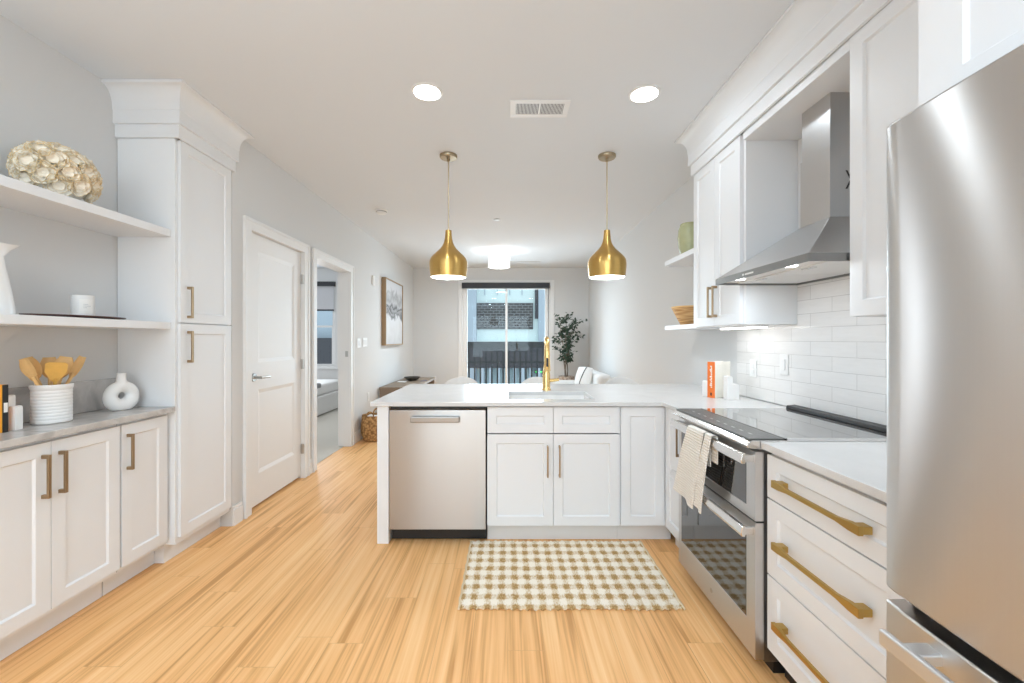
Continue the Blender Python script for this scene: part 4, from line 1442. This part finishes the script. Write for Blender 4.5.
DRX, DRY = -0.148, 6.95
dr = thing('drum_ceiling_light', 'lit white drum ceiling light in the living room', 'ceiling light', (DRX, DRY, ZC))
obj('ceiling_plate', MB().lathe([(0.06, -0.0005), (0.06, -0.02), (0.015, -0.024), (0.015, -0.10)], (0, 0, 0), 28, True, True), M['chrome'], dr, world=False, smooth=40)
obj('shade', MB().lathe([(0.175, -0.100), (0.178, -0.101), (0.178, -0.272), (0.175, -0.272), (0.15, -0.274), (0.02, -0.276)], (0, 0, 0), 48, False, True), M['drum'], dr, world=False, smooth=40)
obj('finial', MB().lathe([(0.012, -0.276), (0.012, -0.29), (0.004, -0.296)], (0, 0, 0), 16, True, True), M['chrome'], dr, world=False, smooth=40)
d = bpy.data.lights.new('drum_bulb', 'POINT')
d.energy = 16
d.shadow_soft_size = 0.06
d.color = (0.82, 0.92, 1.0)
o = bpy.data.objects.new('drum_bulb', d)
o.location = (DRX, DRY, ZC - 0.06)
COL.objects.link(o)
area_light('drum_down', (DRX, DRY, ZC - 0.30), (0, 0, 0), 0.3, 0.3, 36, (0.80, 0.91, 1.0), 'DISK')

# ------------------------------------------------------------------ rug
rgx0, rgx1, rgy0, rgy1 = -0.235, 0.850, 2.035, 2.715
rug = thing('rug', 'tan and white checked woven rug in front of the sink', 'rug', (0.31, 2.37, 0.0))


def rugP(i, j):
    u, v = i / 160, j / 110
    x = rgx0 + (rgx1 - rgx0) * u
    y = rgy0 + (rgy1 - rgy0) * v
    edge = min(v, 1 - v)
    if edge < 0.001:
        y += 0.006 * math.sin(u * 190) * (1 if v > 0.5 else -1) + 0.004 * math.sin(u * 13)
    z = 0.009 + 0.0022 * math.sin(x * 290) * math.cos(y * 330) + random.uniform(-0.0007, 0.0007)
    return (x, y, z)


obj('weave', MB().sheet(rugP, 160, 110, (0, 0, -1), 0.006), M['rug'], rug, smooth=60)
for x in (rgx0 - 0.004, rgx1 + 0.004):
    obj('side_binding', MB().tube([(x + 0.002 * math.sin(k * 1.7), rgy0 + (rgy1 - rgy0) * k / 24, 0.0065) for k in range(25)], 0.0065, 8), M['rug_edge'], rug, smooth=60)

# ------------------------------------------------------------------ things on the left worktop and shelves
ZW = 0.9215
# utensil crock
CX, CY = -2.15, 1.98
ck = thing('utensil_crock', 'ribbed white ceramic crock holding wooden utensils', 'crock', (CX, CY, ZW))
pr = [(0.064, 0.0005), (0.0685, 0.004)]
for k in range(1, 11):
    z = 0.004 + 0.150 * k / 10
    pr += [(0.0692, z - 0.012), (0.0692, z - 0.004), (0.0676, z)]
pr += [(0.0712, 0.162), (0.0728, 0.168), (0.0728, 0.178), (0.070, 0.181), (0.066, 0.178), (0.0635, 0.16), (0.062, 0.012)]
obj('pot', MB().lathe(pr, (CX, CY, ZW), 44, True, True), M['white_ceramic'], ck, smooth=40)


def utensil(name, label, ang, tilt, kind, mat, cat, length=0.30, r0=0.03, twist=0.0):
    """wooden utensil standing in the crock, leaning outwards in direction ang"""
    dx, dy = math.cos(ang), math.sin(ang)
    base = Vector((CX + dx * (r0 - 0.04), CY + dy * (r0 - 0.04), ZW + 0.016))
    d = Vector((dx * math.sin(tilt), dy * math.sin(tilt), math.cos(tilt)))
    t = thing(name, label, cat, tuple(base), 0, 'wooden utensils in the crock')
    m = MB().tube([base, base + d * (length * 0.5), base + d * (length * 0.72)], [0.006, 0.0065, 0.008], 10)
    obj('shaft', m, mat, t, smooth=50)
    # flat head facing the room (+x, -y)
    face = Vector((0.72, -0.69, 0.0))
    face = (face - d * face.dot(d)).normalized()
    side = d.cross(face).normalized()
    if twist:
        face, side = face * math.cos(twist) + side * math.sin(twist), side * math.cos(twist) - face * math.sin(twist)
    L0 = length * 0.66
    L1 = length
    hw = {'spoon': 0.032, 'spatula': 0.028, 'slotted': 0.036, 'fork': 0.026, 'narrow': 0.018}[kind]
    n = 14
    prof = []
    for k in range(n + 1):
        s_ = k / n
        if kind == 'spatula' or kind == 'slotted':
            w_ = 0.008 + (hw - 0.008) * min(1, s_ * 2.0) if s_ < 0.93 else hw * (1 - 0.25 * (s_ - 0.93) / 0.07)
        else:
            w_ = 0.008 + (hw - 0.008) * math.sin(min(1.0, s_ * 1.05) * PI * 0.86) ** 0.7 if s_ > 0 else 0.008
        prof.append((L0 + (L1 - L0) * s_, max(w_, 0.006)))

    def P(i, j):
        a, w_ = prof[i]
        u = j / 8 * 2 - 1
        bow = 0.008 * (1 - u * u) * (1 if kind in ('spoon', 'narrow') else 0.15)
        return base + d * a + side * (w_ * u) - face * bow
    obj('head', MB().sheet(P, n, 8, tuple(face), 0.004), mat, t, smooth=50)
    return t


# offset along the worktop (+y is towards the pantry) decides the order seen from the room
def ut(name, label, y_lean, x_lean, kind, mat, cat, length, oy=0.0):
    a = math.atan2(y_lean, x_lean)
    return utensil(name, label, a, math.hypot(y_lean, x_lean), kind, mat, cat, length, 0.02 + oy)


ut('wooden_spoon', 'pale wooden spoon leaning furthest left out of the crock', -0.46, 0.02, 'narrow', M['spoon'], 'spoon', 0.320)
ut('wooden_spoon', 'pale wooden spoon second from the left in the crock', -0.33, -0.12, 'spoon', M['spoon'], 'spoon', 0.310)
ut('wooden_spatula', 'golden wooden spatula with the widest flat head in the crock', -0.10, 0.20, 'slotted', M['spoon_dark'], 'spatula', 0.275, 0.015)
ut('wooden_spoon', 'pale round wooden spoon standing in the middle of the crock', 0.06, -0.10, 'spoon', M['spoon'], 'spoon', 0.292, 0.03)
ut('wooden_spoon', 'tall wooden spoon right of the middle in the crock', 0.22, 0.08, 'spoon', M['spoon'], 'spoon', 0.300)
ut('wooden_spoon', 'wooden spoon second from the right in the crock', 0.36, -0.10, 'spoon', M['spoon'], 'spoon', 0.310)
ut('wooden_spoon', 'slim wooden spoon leaning furthest right out of the crock', 0.47, 0.06, 'narrow', M['spoon'], 'spoon', 0.325)

# donut vase
VX, VY = -2.140, 2.325
dv = MB()
n1, n2 = 44, 20
nv_ = Vector((0.96, -0.28, 0)).normalized()
sv = Vector((0, 0, 1)).cross(nv_).normalized()
Ro, Zc = 0.052, 0.081
vs, fs = [], []
for i in range(n1):
    a = 2 * PI * i / n1
    rt = 0.0305 + 0.006 * max(0, -math.sin(a))
    rc = Ro - 0.003 * math.sin(a)
    for k in range(n2):
        b = 2 * PI * k / n2
        r_ = rc + rt * math.cos(b)
        p = Vector((VX, VY, ZW + Zc)) + sv * (r_ * math.cos(a)) + Vector((0, 0, 1)) * (r_ * math.sin(a)) + nv_ * (rt * 1.05 * math.sin(b))
        p.z = max(p.z, ZW + 0.0008)
        vs.append(p)
for i in range(n1):
    for k in range(n2):
        i2, k2 = (i + 1) % n1, (k + 1) % n2
        fs.append((i * n2 + k, i2 * n2 + k, i2 * n2 + k2, i * n2 + k2))
vz = thing('donut_vase', 'white ring-shaped ceramic vase beside the pantry', 'vase', (VX, VY, ZW))
dv.add(vs, fs)
obj('ring_body', dv, M['white_ceramic'], vz, smooth=70)
obj('neck', MB().lathe([(0.028, 0.148), (0.021, 0.168), (0.020, 0.196), (0.0225, 0.203), (0.018, 0.204), (0.016, 0.18)], (VX, VY, ZW), 26, False, True), M['white_ceramic'], vz, smooth=60)


# books and bookends
def book(label, loc, rz, w_, t_, h_, cover_mat, spine_mat, jacket=None, lettering=False, stripe=None):
    """local: spine faces -x, front cover faces -y"""
    t = thing('book', label, 'book', loc, rz)
    c = MB()
    c.box(0, w_, 0, 0.003, 0, h_).box(0, w_, t_ - 0.003, t_, 0, h_)
    obj('cover', c, cover_mat, t, world=False, bevel=0.0008)
    obj('spine', MB().box(-0.003, 0.0005, 0, t_, 0, h_), spine_mat, t, world=False, bevel=0.0008)
    obj('pages', MB().box(0.001, w_ - 0.005, 0.0032, t_ - 0.0032, 0.004, h_ - 0.004), M['paper'], t, world=False)
    if lettering:
        lt = MB()
        random.seed(11)
        z = h_ * 0.28
        while z < h_ * 0.9:
            a = random.uniform(0.006, 0.011)
            lt.box(-0.0036, -0.003, t_ * 0.36, t_ * random.choice((0.60, 0.66, 0.52)), z, z + a)
            z += a + random.uniform(0.002, 0.004)
        obj('spine_lettering', lt, M['white_ink'], t, world=False)
        obj('spine_mark', MB().box(-0.0036, -0.003, t_ * 0.38, t_ * 0.6, h_ * 0.06, h_ * 0.14), M['tray'], t, world=False)
    if stripe:
        for a, b, mt in stripe:
            obj('spine_band', MB().box(-0.0036, -0.003, 0.003, t_ - 0.003, h_ * a, h_ * b), mt, t, world=False)
    return t


bk1 = book('thick book with orange spine and cream cover in the worktop corner', (1.402, 2.845, CT + 0.0006), math.radians(28), 0.165, 0.056, 0.245, M['cover_white'], M['orange'], lettering=True)


def bookend(label, loc, rz, group, h1=0.150, h2=0.098, k=1.0):
    """tall rounded post joined to a short rounded block on a thin foot"""
    t = thing('bookend', label, 'bookend', loc, rz, group)

    def arch(w_, h_):
        p = [(-w_ / 2, 0.0), (w_ / 2, 0.0)]
        r_ = w_ / 2 * 0.62
        for k in range(7):
            a = PI / 2 * k / 6
            p.append((w_ / 2 - r_ + r_ * math.cos(a), h_ - r_ + r_ * math.sin(a)))
        for k in range(7):
            a = PI / 2 + PI / 2 * k / 6
            p.append((-w_ / 2 + r_ + r_ * math.cos(a), h_ - r_ + r_ * math.sin(a)))
        return p
    a = MB().prism([(x, z) for x, z in arch(0.042 * k, h1)], -0.03 * k, 0.03 * k, 'Y')
    obj('tall_post', a, M['white_ceramic'], t, world=False, smooth=35)
    b = MB().prism([(x + 0.047 * k, z) for x, z in arch(0.050 * k, h2)], -0.03 * k, 0.03 * k, 'Y')
    obj('short_post', b, M['white_ceramic'], t, world=False, smooth=35)
    return t


bookend('white stepped bookend right of the orange spined book', (1.462, 2.790, CT + 0.0006), math.radians(0), None, 0.156, 0.103, 0.85)
bookend('white bookend half hidden left of the orange spined book', (1.407, 2.954, CT + 0.0006), math.radians(28), None, 0.108, 0.08)
book('amber orange book with a black spine at the far left of the worktop', (-2.115, 1.776, ZW + 0.0003), math.radians(180), 0.150, 0.020, 0.200, M['amber'], M['black'], stripe=[(0.42, 0.62, M['white_ink'])])
bookend('white stepped bookend on the grey worktop left of the crock', (-2.155, 1.812, ZW + 0.0003), math.radians(8), None, 0.150, 0.103, 0.55)

# shelf objects
ZS = 1.4135
JX, JY = -2.130, 1.725
jg = thing('pitcher', 'tall white tapered pitcher at the left end of the lower shelf', 'pitcher', (JX, JY, ZS))
pj = [(0.066, 0.0005), (0.071, 0.004), (0.071, 0.02), (0.064, 0.08), (0.053, 0.15), (0.043, 0.21), (0.038, 0.245), (0.042, 0.272), (0.050, 0.296), (0.047, 0.296), (0.038, 0.27), (0.033, 0.245), (0.055, 0.05), (0.055, 0.01)]
vsj = MB().lathe(pj, (JX, JY, ZS), 40, True, True)
for p in vsj.v:   # pull a spout toward +y
    if p.z > ZS + 0.255:
        k = (p.z - ZS - 0.255) / 0.041
        dirn = Vector((0.35, 0.94))
        rel = Vector((p.x - JX, p.y - JY))
        if rel.length > 1e-5:
            c_ = max(0, rel.normalized().dot(dirn)) ** 6
            p.x += dirn.x * 0.040 * k * c_
            p.y += dirn.y * 0.040 * k * c_
            p.z += 0.004 * c_ * k
obj('jug_body', vsj, M['gloss_ceramic'], jg, smooth=50)
obj('handle', MB().tube([(JX - 0.012, JY - 0.044, ZS + 0.27), (JX - 0.025, JY - 0.10, ZS + 0.275), (JX - 0.03, JY - 0.125, ZS + 0.21), (JX - 0.025, JY - 0.10, ZS + 0.12), (JX - 0.015, JY - 0.066, ZS + 0.085)], 0.009, 10), M['gloss_ceramic'], jg, smooth=60)
tr = thing('tray', 'thin dark wooden tray under the candle on the lower shelf', 'tray', (-2.09, 2.03, ZS))
tm_ = MB().lathe([(0.10, 0.0005), (0.22, 0.006), (0.225, 0.012), (0.218, 0.012), (0.10, 0.006)], (-2.1, 2.05, ZS), 48, True, True, sx=0.55, sy=1.0)
obj('dish', tm_, M['tray'], tr, smooth=40)
cd = thing('candle_jar', 'white candle jar with a small label on the dark tray', 'candle', (-2.11, 2.085, ZS + 0.0065))
zc = ZS + 0.0068
obj('jar', MB().lathe([(0.040, 0.0005), (0.043, 0.004), (0.043, 0.108), (0.040, 0.11), (0.039, 0.085)], (-2.11, 2.085, zc), 36, True, True), M['white_ceramic'], cd, smooth=40)
lb = MB()


def lbP(i, j):
    a = math.radians(-62) + math.radians(70) * i / 10
    return (-2.11 + 0.0434 * math.cos(a), 2.085 + 0.0434 * math.sin(a), zc + 0.02 + 0.07 * j)


lb.grid(lbP, 10, 1)
lbo = obj('paper_label', lb, M['white_ink'], cd, smooth=60)
lk = MB()
for z, w_ in ((0.062, 4), (0.054, 6), (0.046, 3)):
    for i in range(w_):
        a = math.radians(-42 + i * 6)
        a2 = math.radians(-42 + i * 6 + 4)
        pts = [(-2.11 + 0.0437 * math.cos(t_), 2.085 + 0.0437 * math.sin(t_), zc + z + h_) for t_, h_ in ((a, 0), (a2, 0), (a2, 0.0035), (a, 0.0035))]
        lk.add(pts, [(0, 1, 2, 3)])
obj('label_print', lk, M['grey_mark'], lbo)
obj('wick', MB().tube([(-2.11, 2.085, zc + 0.085), (-2.11, 2.085, zc + 0.098)], 0.0015, 6), M['black'], cd)

# petal sculpture on the upper shelf
ZU = 1.9555
QX, QY = -2.115, 1.975
fl = thing('petal_sculpture', 'large round cream and gold petal sculpture on the upper shelf', 'sculpture', (QX, QY, ZU))
core_r = (0.105, 0.136, 0.112)
cz = ZU + 0.128
obj('core', MB().sphere((QX, QY, cz), 1.0, 24, 16, *core_r), M['shell'], fl, smooth=80)
random.seed(5)
pet, edg = MB(), MB()


def petal(c, nrm, up, size, curl):
    """a cupped petal rooted at c leaning out along nrm, opening toward up; gold lip on the outer edge"""
    side = nrm.cross(up).normalized()
    up = side.cross(nrm).normalized()
    n = 8
    rows = []
    for i, (t, wf) in enumerate(((0.0, 0.45), (0.4, 0.95), (0.75, 1.0), (1.0, 0.72))):
        row = []
        for j in range(n + 1):
            u = j / n * 2 - 1
            ruf = 0.05 * math.sin(u * 7 + c.x * 90 + c.y * 50) * t
            row.append(c + side * (u * wf * size * 0.62) + up * (t * size * (1 - 0.28 * u * u) * 0.85) + nrm * (size * (0.28 * t + curl * t * t + ruf + 0.18 * u * u)))
        rows.append(row)
    flat = [p for r in rows for p in r]
    fs = [(i * (n + 1) + j, i * (n + 1) + j + 1, (i + 1) * (n + 1) + j + 1, (i + 1) * (n + 1) + j) for i in range(3) for j in range(n)]
    pet.add(flat, fs)
    edg.tube(rows[-1], size * 0.017, 5)


roses = []
for k in range(40):   # rosette centres spread over the ball
    z = 1 - 1.6 * (k + 0.5) / 40
    a = k * 2.39996
    r_ = math.sqrt(max(0, 1 - z * z))
    roses.append(Vector((r_ * math.cos(a), r_ * math.sin(a), z)))
for dn in roses:
    c = Vector((QX + dn.x * core_r[0], QY + dn.y * core_r[1], cz + dn.z * core_r[2]))
    nrm = Vector((dn.x / core_r[0], dn.y / core_r[1], dn.z / core_r[2])).normalized()
    ref = Vector((0, 0, 1)) if abs(nrm.z) < 0.85 else Vector((1, 0, 0))
    e1 = nrm.cross(ref).normalized()
    e2 = nrm.cross(e1)
    for ring, (cnt, rr, sz, curl) in enumerate(((7, 0.022, 0.044, 0.15), (6, 0.012, 0.036, 0.35), (4, 0.004, 0.024, 0.6))):
        for q in range(cnt):
            a = 2 * PI * q / cnt + ring * 0.5 + random.uniform(-0.2, 0.2)
            out = e1 * math.cos(a) + e2 * math.sin(a)
            petal(c + out * rr * 0.6 - nrm * 0.004, nrm, out, sz * random.uniform(0.9, 1.15), curl)
for mbx in (pet, edg):
    for p in mbx.v:
        p.z = max(p.z, ZU + 0.001)
        p.x = max(p.x, XN + 0.003)
obj('petals', pet, M['shell'], fl, smooth=60)
obj('gilded_edges', edg, M['shell_edge'], fl, smooth=60)

# end shelf objects
gv = thing('vase', 'sage green glazed vase on the upper end shelf', 'vase', (1.505, 3.48, 1.9855))
obj('vessel', MB().lathe([(0.058, 0.0005), (0.072, 0.03), (0.088, 0.10), (0.094, 0.17), (0.088, 0.235), (0.074, 0.272), (0.07, 0.276), (0.066, 0.27), (0.08, 0.20), (0.05, 0.02)], (1.505, 3.48, 1.9855), 36, True, True), M['green_glaze'], gv, smooth=50)
obj('rim', MB().lathe([(0.070, 0.272), (0.075, 0.277), (0.072, 0.283), (0.066, 0.279)], (1.505, 3.48, 1.9855), 36), M['green_glaze'], gv, smooth=50)
sb = thing('straw_bowl', 'woven straw bowl with flared sides on the lower end shelf', 'bowl', (1.495, 3.45, 1.4285))
obj('bowl', MB().lathe([(0.062, 0.0005), (0.074, 0.006), (0.145, 0.148), (0.138, 0.150), (0.064, 0.014)], (1.495, 3.45, 1.4285), 40, True, True), M['bowl_weave'], sb, smooth=40)
obj('rim', MB().tube([(1.495 + 0.142 * math.cos(2 * PI * k / 36), 3.45 + 0.142 * math.sin(2 * PI * k / 36), 1.5775) for k in range(37)], 0.005, 8), M['spoon'], sb, smooth=60)

# ------------------------------------------------------------------ living room
tb = thing('console_table', 'low walnut brown table along the hall wall under the painting', 'table', (-1.64, 7.0, 0))
obj('top', MB().box(-1.918, -1.37, 6.25, 7.9, 0.565, 0.60), M['wood_table'], tb, bevel=0.003)
obj('end_panel', MB().box(-1.915, -1.385, 6.255, 6.29, 0.001, 0.565), M['wood_table'], tb)
obj('end_panel', MB().box(-1.915, -1.385, 7.86, 7.895, 0.001, 0.565), M['wood_table'], tb)
obj('lower_shelf', MB().box(-1.90, -1.40, 6.29, 7.86, 0.20, 0.225), M['wood_table'], tb)
bw = thing('dark_bowl', 'shallow dark pewter bowl on the walnut table', 'bowl', (-1.665, 7.30, 0.6005))
obj('bowl', MB().lathe([(0.06, 0.0005), (0.10, 0.02), (0.145, 0.062), (0.138, 0.064), (0.09, 0.026), (0.02, 0.012)], (-1.665, 7.30, 0.6005), 36, True, True), M['dark_bowl'], bw, smooth=45)
pp = obj('paper_sheet', MB().box(-1.86, -1.72, 7.0, 7.16, 0.6005, 0.604), M['white_ink'])
tag(pp, 'small white paper pad on the table left of the dark bowl', 'paper')
pc = obj('pencil', MB().tube([(-1.49, 7.14, 0.6045), (-1.40, 7.26, 0.6045)], 0.004, 6), M['pencil'])
tag(pc, 'dark blue pencil on the walnut table right of the bowl', 'pencil')
bs = thing('basket', 'round brown woven basket on the floor by the hall wall', 'basket', (-1.760, 5.50, 0))
prb = [(0.10, 0.001), (0.13, 0.01), (0.155, 0.10), (0.16, 0.18), (0.152, 0.26), (0.145, 0.33), (0.14, 0.33), (0.147, 0.26), (0.15, 0.1), (0.12, 0.02)]
obj('weave', MB().lathe(prb, (-1.760, 5.50, 0), 40, True, True), M['basket'], bs, smooth=50)
for s_ in (-1, 1):
    obj('handle', MB().tube([(-1.760 + 0.145 * math.cos(a) * 0.32, 5.50 + s_ * 0.142, 0.325 + 0.06 * math.sin(a)) for a in [PI * k / 8 for k in range(9)]], 0.009, 8), M['basket'], bs, smooth=60)
cl = obj('folded_cloth', MB().sheet(lambda i, j: (-1.83 + 0.16 * i / 10, 5.42 + 0.14 * j / 8, 0.318 + 0.022 * math.sin(i * 0.5) * math.sin(j * 0.5 + 0.4)), 10, 8, (0, 0, -1), 0.06), M['sofa'], smooth=60)
tag(cl, 'white cloth folded inside the brown basket', 'cloth')

pa = thing('painting', 'framed abstract grey painting on the hall wall', 'painting', (XH, 6.95, 1.745))
fm = MB()
ya, yb, za, zb = 6.43, 7.476, 1.22, 2.27
x0, x1 = XH + 0.001, XH + 0.070
fm.box(x0, x1, ya, ya + 0.02, za, zb).box(x0, x1, yb - 0.02, yb, za, zb).box(x0, x1, ya + 0.02, yb - 0.02, za, za + 0.02).box(x0, x1, ya + 0.02, yb - 0.02, zb - 0.02, zb)
obj('frame', fm, M['frame_wood'], pa, bevel=0.001)
obj('canvas', MB().box(x0, x1 - 0.012, ya + 0.02, yb - 0.02, za + 0.02, zb - 0.02), M['art'], pa)

# stools: white shell backs on slim legs


def stool(loc, label):
    t = thing('counter_stool', label, 'stool', loc, 0, 'white counter stools behind the peninsula')

    def P(i, j):   # back shell curved round the sitter, opening toward -y (the worktop)
        a = math.radians(18) + math.radians(144) * i / 24
        z = 0.62 + j * 0.0375
        top = 0.60 + 0.330 * math.sin(PI * (0.12 + 0.76 * i / 24)) ** 0.55
        f = j / 8
        zz = 0.60 + (top - 0.60) * f
        r = 0.205 + 0.02 * f
        return (r * math.cos(a), r * math.sin(a) * 0.95, zz)
    obj('backrest', MB().sheet(P, 24, 8, (0, 1, 0), 0.018), M['sofa'], t, world=False, smooth=60)
    obj('seat', MB().lathe([(0.05, 0.60), (0.19, 0.60), (0.205, 0.62), (0.20, 0.655), (0.05, 0.66)], (0, 0, 0), 32, True, True), M['sofa'], t, world=False, smooth=50)
    for sx in (-1, 1):
        for sy in (-1, 1):
            obj('leg', MB().tube([(sx * 0.13, sy * 0.13, 0.605), (sx * 0.20, sy * 0.19, 0.001)], [0.014, 0.010], 10), M['gold'], t, world=False, smooth=50)
    ring = [(0.18 * math.cos(2 * PI * k / 24) * 1.30, 0.18 * math.sin(2 * PI * k / 24) * 1.30, 0.22) for k in range(25)]
    obj('footrest', MB().tube(ring, 0.008, 8), M['gold'], t, world=False, smooth=60)
    return t


st0 = stool((-0.47, 4.08, 0), 'white counter stool behind the peninsula left of the sink')
dup(st0, (0.30, 4.08, 0), 'white counter stool directly behind the gold faucet')
dup(st0, (1.15, 4.08, 0), 'white counter stool behind the peninsula nearest the right wall')

sf = thing('sofa', 'white boucle sofa against the right wall of the living room', 'sofa', (1.2, 7.0, 0))
obj('base', MB().box(0.80, 1.60, 6.35, 7.75, 0.05, 0.30), M['sofa'], sf, bevel=0.03, seg=3)
for k in range(2):
    obj('seat_cushion', MB().box(0.78, 1.38, 6.40 + k * 0.66, 7.04 + k * 0.66, 0.302, 0.46), M['sofa'], sf, bevel=0.05, seg=4)
    obj('back_cushion', MB().box(1.36, 1.60, 6.38 + k * 0.67, 7.03 + k * 0.67, 0.36, 0.775), M['sofa'], sf, bevel=0.09, seg=5)
for yy in (6.30, 7.72):
    obj('arm', MB().box(0.84, 1.60, yy, yy + 0.10, 0.05, 0.56), M['sofa'], sf, bevel=0.04, seg=4)
for x in (0.86, 1.52):
    for yy in (6.42, 7.66):
        obj('leg', MB().lathe([(0.02, 0.001), (0.025, 0.05)], (x, yy, 0), 12, True, True), M['wood_table'], sf)


def pillow(loc, size, th, tilt, rz, mat, label, band=None):
    t = thing('throw_pillow', label, 'pillow', loc, rz)
    n = 14

    def front(sgn):
        def P(i, j):
            u, v = i / n * 2 - 1, j / n * 2 - 1
            pu = u * (1 - 0.10 * (1 - v * v) * 0 - 0.08 * (v * v) * 0)
            k = (1 - abs(u) ** 2.6) * (1 - abs(v) ** 2.6)
            pin = 1 - 0.07 * (1 - abs(abs(u) - abs(v)))
            return (pu * size / 2 * pin, sgn * th / 2 * k ** 0.6, v * size / 2 * pin)
        return P
    m = MB()
    m.grid(front(-1), n, n)
    m2 = MB().grid(front(1), n, n)
    m2.f = [tuple(reversed(f)) for f in m2.f]
    m.add([tuple(p) for p in m2.v], m2.f)
    X = Matrix.Translation((0, 0, size / 2)) @ Matrix.Rotation(tilt, 4, 'X')
    m.xf(X)
    obj('cushion', m, mat, t, world=False, smooth=70)
    if band:
        bb = []
        for k in range(15):
            v = k / 14 * 2 - 1
            kk = (1 - abs(0.15) ** 2.6) * max(0.0, (1 - abs(v * 0.94) ** 2.6))
            bb.append(X @ Vector((0.15 * size / 2 + 0.03 * math.sin(v * 2), -th / 2 * kk ** 0.6 - 0.002, v * 0.94 * size / 2)))
        obj('stripe', MB().tube(bb, 0.007, 6), band, t, world=False, smooth=60)
    return t


pillow((1.24, 6.90, 0.47), 0.40, 0.14, math.radians(-14), math.radians(-62), M['sofa'], 'white throw pillow with a dark curved stripe on the sofa', M['black'])

# fig tree
TXp, TYp = 1.13, 8.18
tr_ = thing('potted_tree', 'slender potted tree with dark leaves in the far right corner', 'potted plant', (TXp, TYp, 0))
obj('planter', MB().lathe([(0.12, 0.001), (0.135, 0.02), (0.15, 0.35), (0.155, 0.58), (0.15, 0.60), (0.142, 0.59), (0.14, 0.54)], (TXp, TYp, 0), 32, True, False), M['planter'], tr_, smooth=45)
obj('soil', MB().lathe([(0.142, 0.54), (0.02, 0.555)], (TXp, TYp, 0), 24, False, True), M['soil'], tr_, smooth=60)
random.seed(21)
trunk, leaves = MB(), MB()
tips = []
for k in range(3):
    a = k * 2.1 + 0.4
    p = [Vector((TXp + 0.02 * math.cos(a), TYp + 0.02 * math.sin(a), 0.54))]
    for i in range(1, 7):
        t = i / 6
        p.append(Vector((TXp + (0.02 + 0.13 * t * t) * math.cos(a) + 0.015 * math.sin(i * 2.1 + k), TYp + (0.02 + 0.08 * t * t) * math.sin(a), 0.54 + 1.12 * t * (0.9 + 0.06 * k))))
    trunk.tube(p, [0.014 - 0.0018 * i for i in range(7)], 7)
    for i in range(2, 7):
        for b in range(3):
            ang = random.uniform(0, 2 * PI)
            ln = random.uniform(0.14, 0.34) * (1.15 - 0.12 * abs(i - 4))
            q0_ = p[i]
            q1_ = q0_ + Vector((math.cos(ang) * ln * 0.75, math.sin(ang) * ln * 0.5, random.uniform(-0.02, 0.20)))
            q1_.x = min(q1_.x, XR - 0.06); q1_.y = min(q1_.y, YB - 0.06)
            mid = (q0_ + q1_) / 2 + Vector((0, 0, 0.03))
            trunk.tube([q0_, mid, q1_], [0.005, 0.004, 0.0025], 5)
            tips.append((q0_, mid, q1_))


def leaf(c, d, n, ln, wd):
    s_ = d.cross(n).normalized()
    vs = [c, c + d * ln * 0.3 + s_ * wd * 0.42 + n * 0.004, c + d * ln * 0.65 + s_ * wd * 0.40, c + d * ln, c + d * ln * 0.65 - s_ * wd * 0.40, c + d * ln * 0.3 - s_ * wd * 0.42 + n * 0.004, c + d * ln * 0.5 - n * 0.006]
    vs = [Vector((min(v.x, XR - 0.01), min(v.y, YB - 0.02), v.z)) for v in vs]
    leaves.add(vs, [(0, 1, 6), (1, 2, 6), (2, 3, 6), (3, 4, 6), (4, 5, 6), (5, 0, 6)])


for q0_, mid, q1_ in tips:
    for k in range(14):
        t = random.uniform(0.15, 1.08)
        c = q0_.lerp(q1_, t) + Vector((random.uniform(-0.035, 0.035), random.uniform(-0.035, 0.035), random.uniform(-0.03, 0.04)))
        d = Vector((random.uniform(-1, 1), random.uniform(-1, 1), random.uniform(-0.9, 0.5))).normalized()
        n = Vector((random.uniform(-0.4, 0.4), random.uniform(-1.0, 0.1), random.uniform(0.2, 1))).normalized()
        leaf(c, d, n, random.uniform(0.055, 0.085), random.uniform(0.035, 0.05))
obj('branches', trunk, M['bark'], tr_, smooth=60)
obj('foliage', leaves, M['leaf'], tr_)

# added unseen window for the fill behind the camera: frame and glass
m = MB()
m.box(-1.75, -1.69, YF - 0.11, YF - 0.01, 0.45, 2.45).box(0.99, 1.05, YF - 0.11, YF - 0.01, 0.45, 2.45)
m.box(-1.69, 0.99, YF - 0.11, YF - 0.01, 0.45, 0.51).box(-1.69, 0.99, YF - 0.11, YF - 0.01, 2.39, 2.45).box(-0.38, -0.32, YF - 0.11, YF - 0.01, 0.51, 2.39)
w3 = struct('fill_window', m, M['trim'])
obj('pane', MB().box(-1.69, 0.99, YF - 0.065, YF - 0.06, 0.51, 2.39), M['glass'], w3)
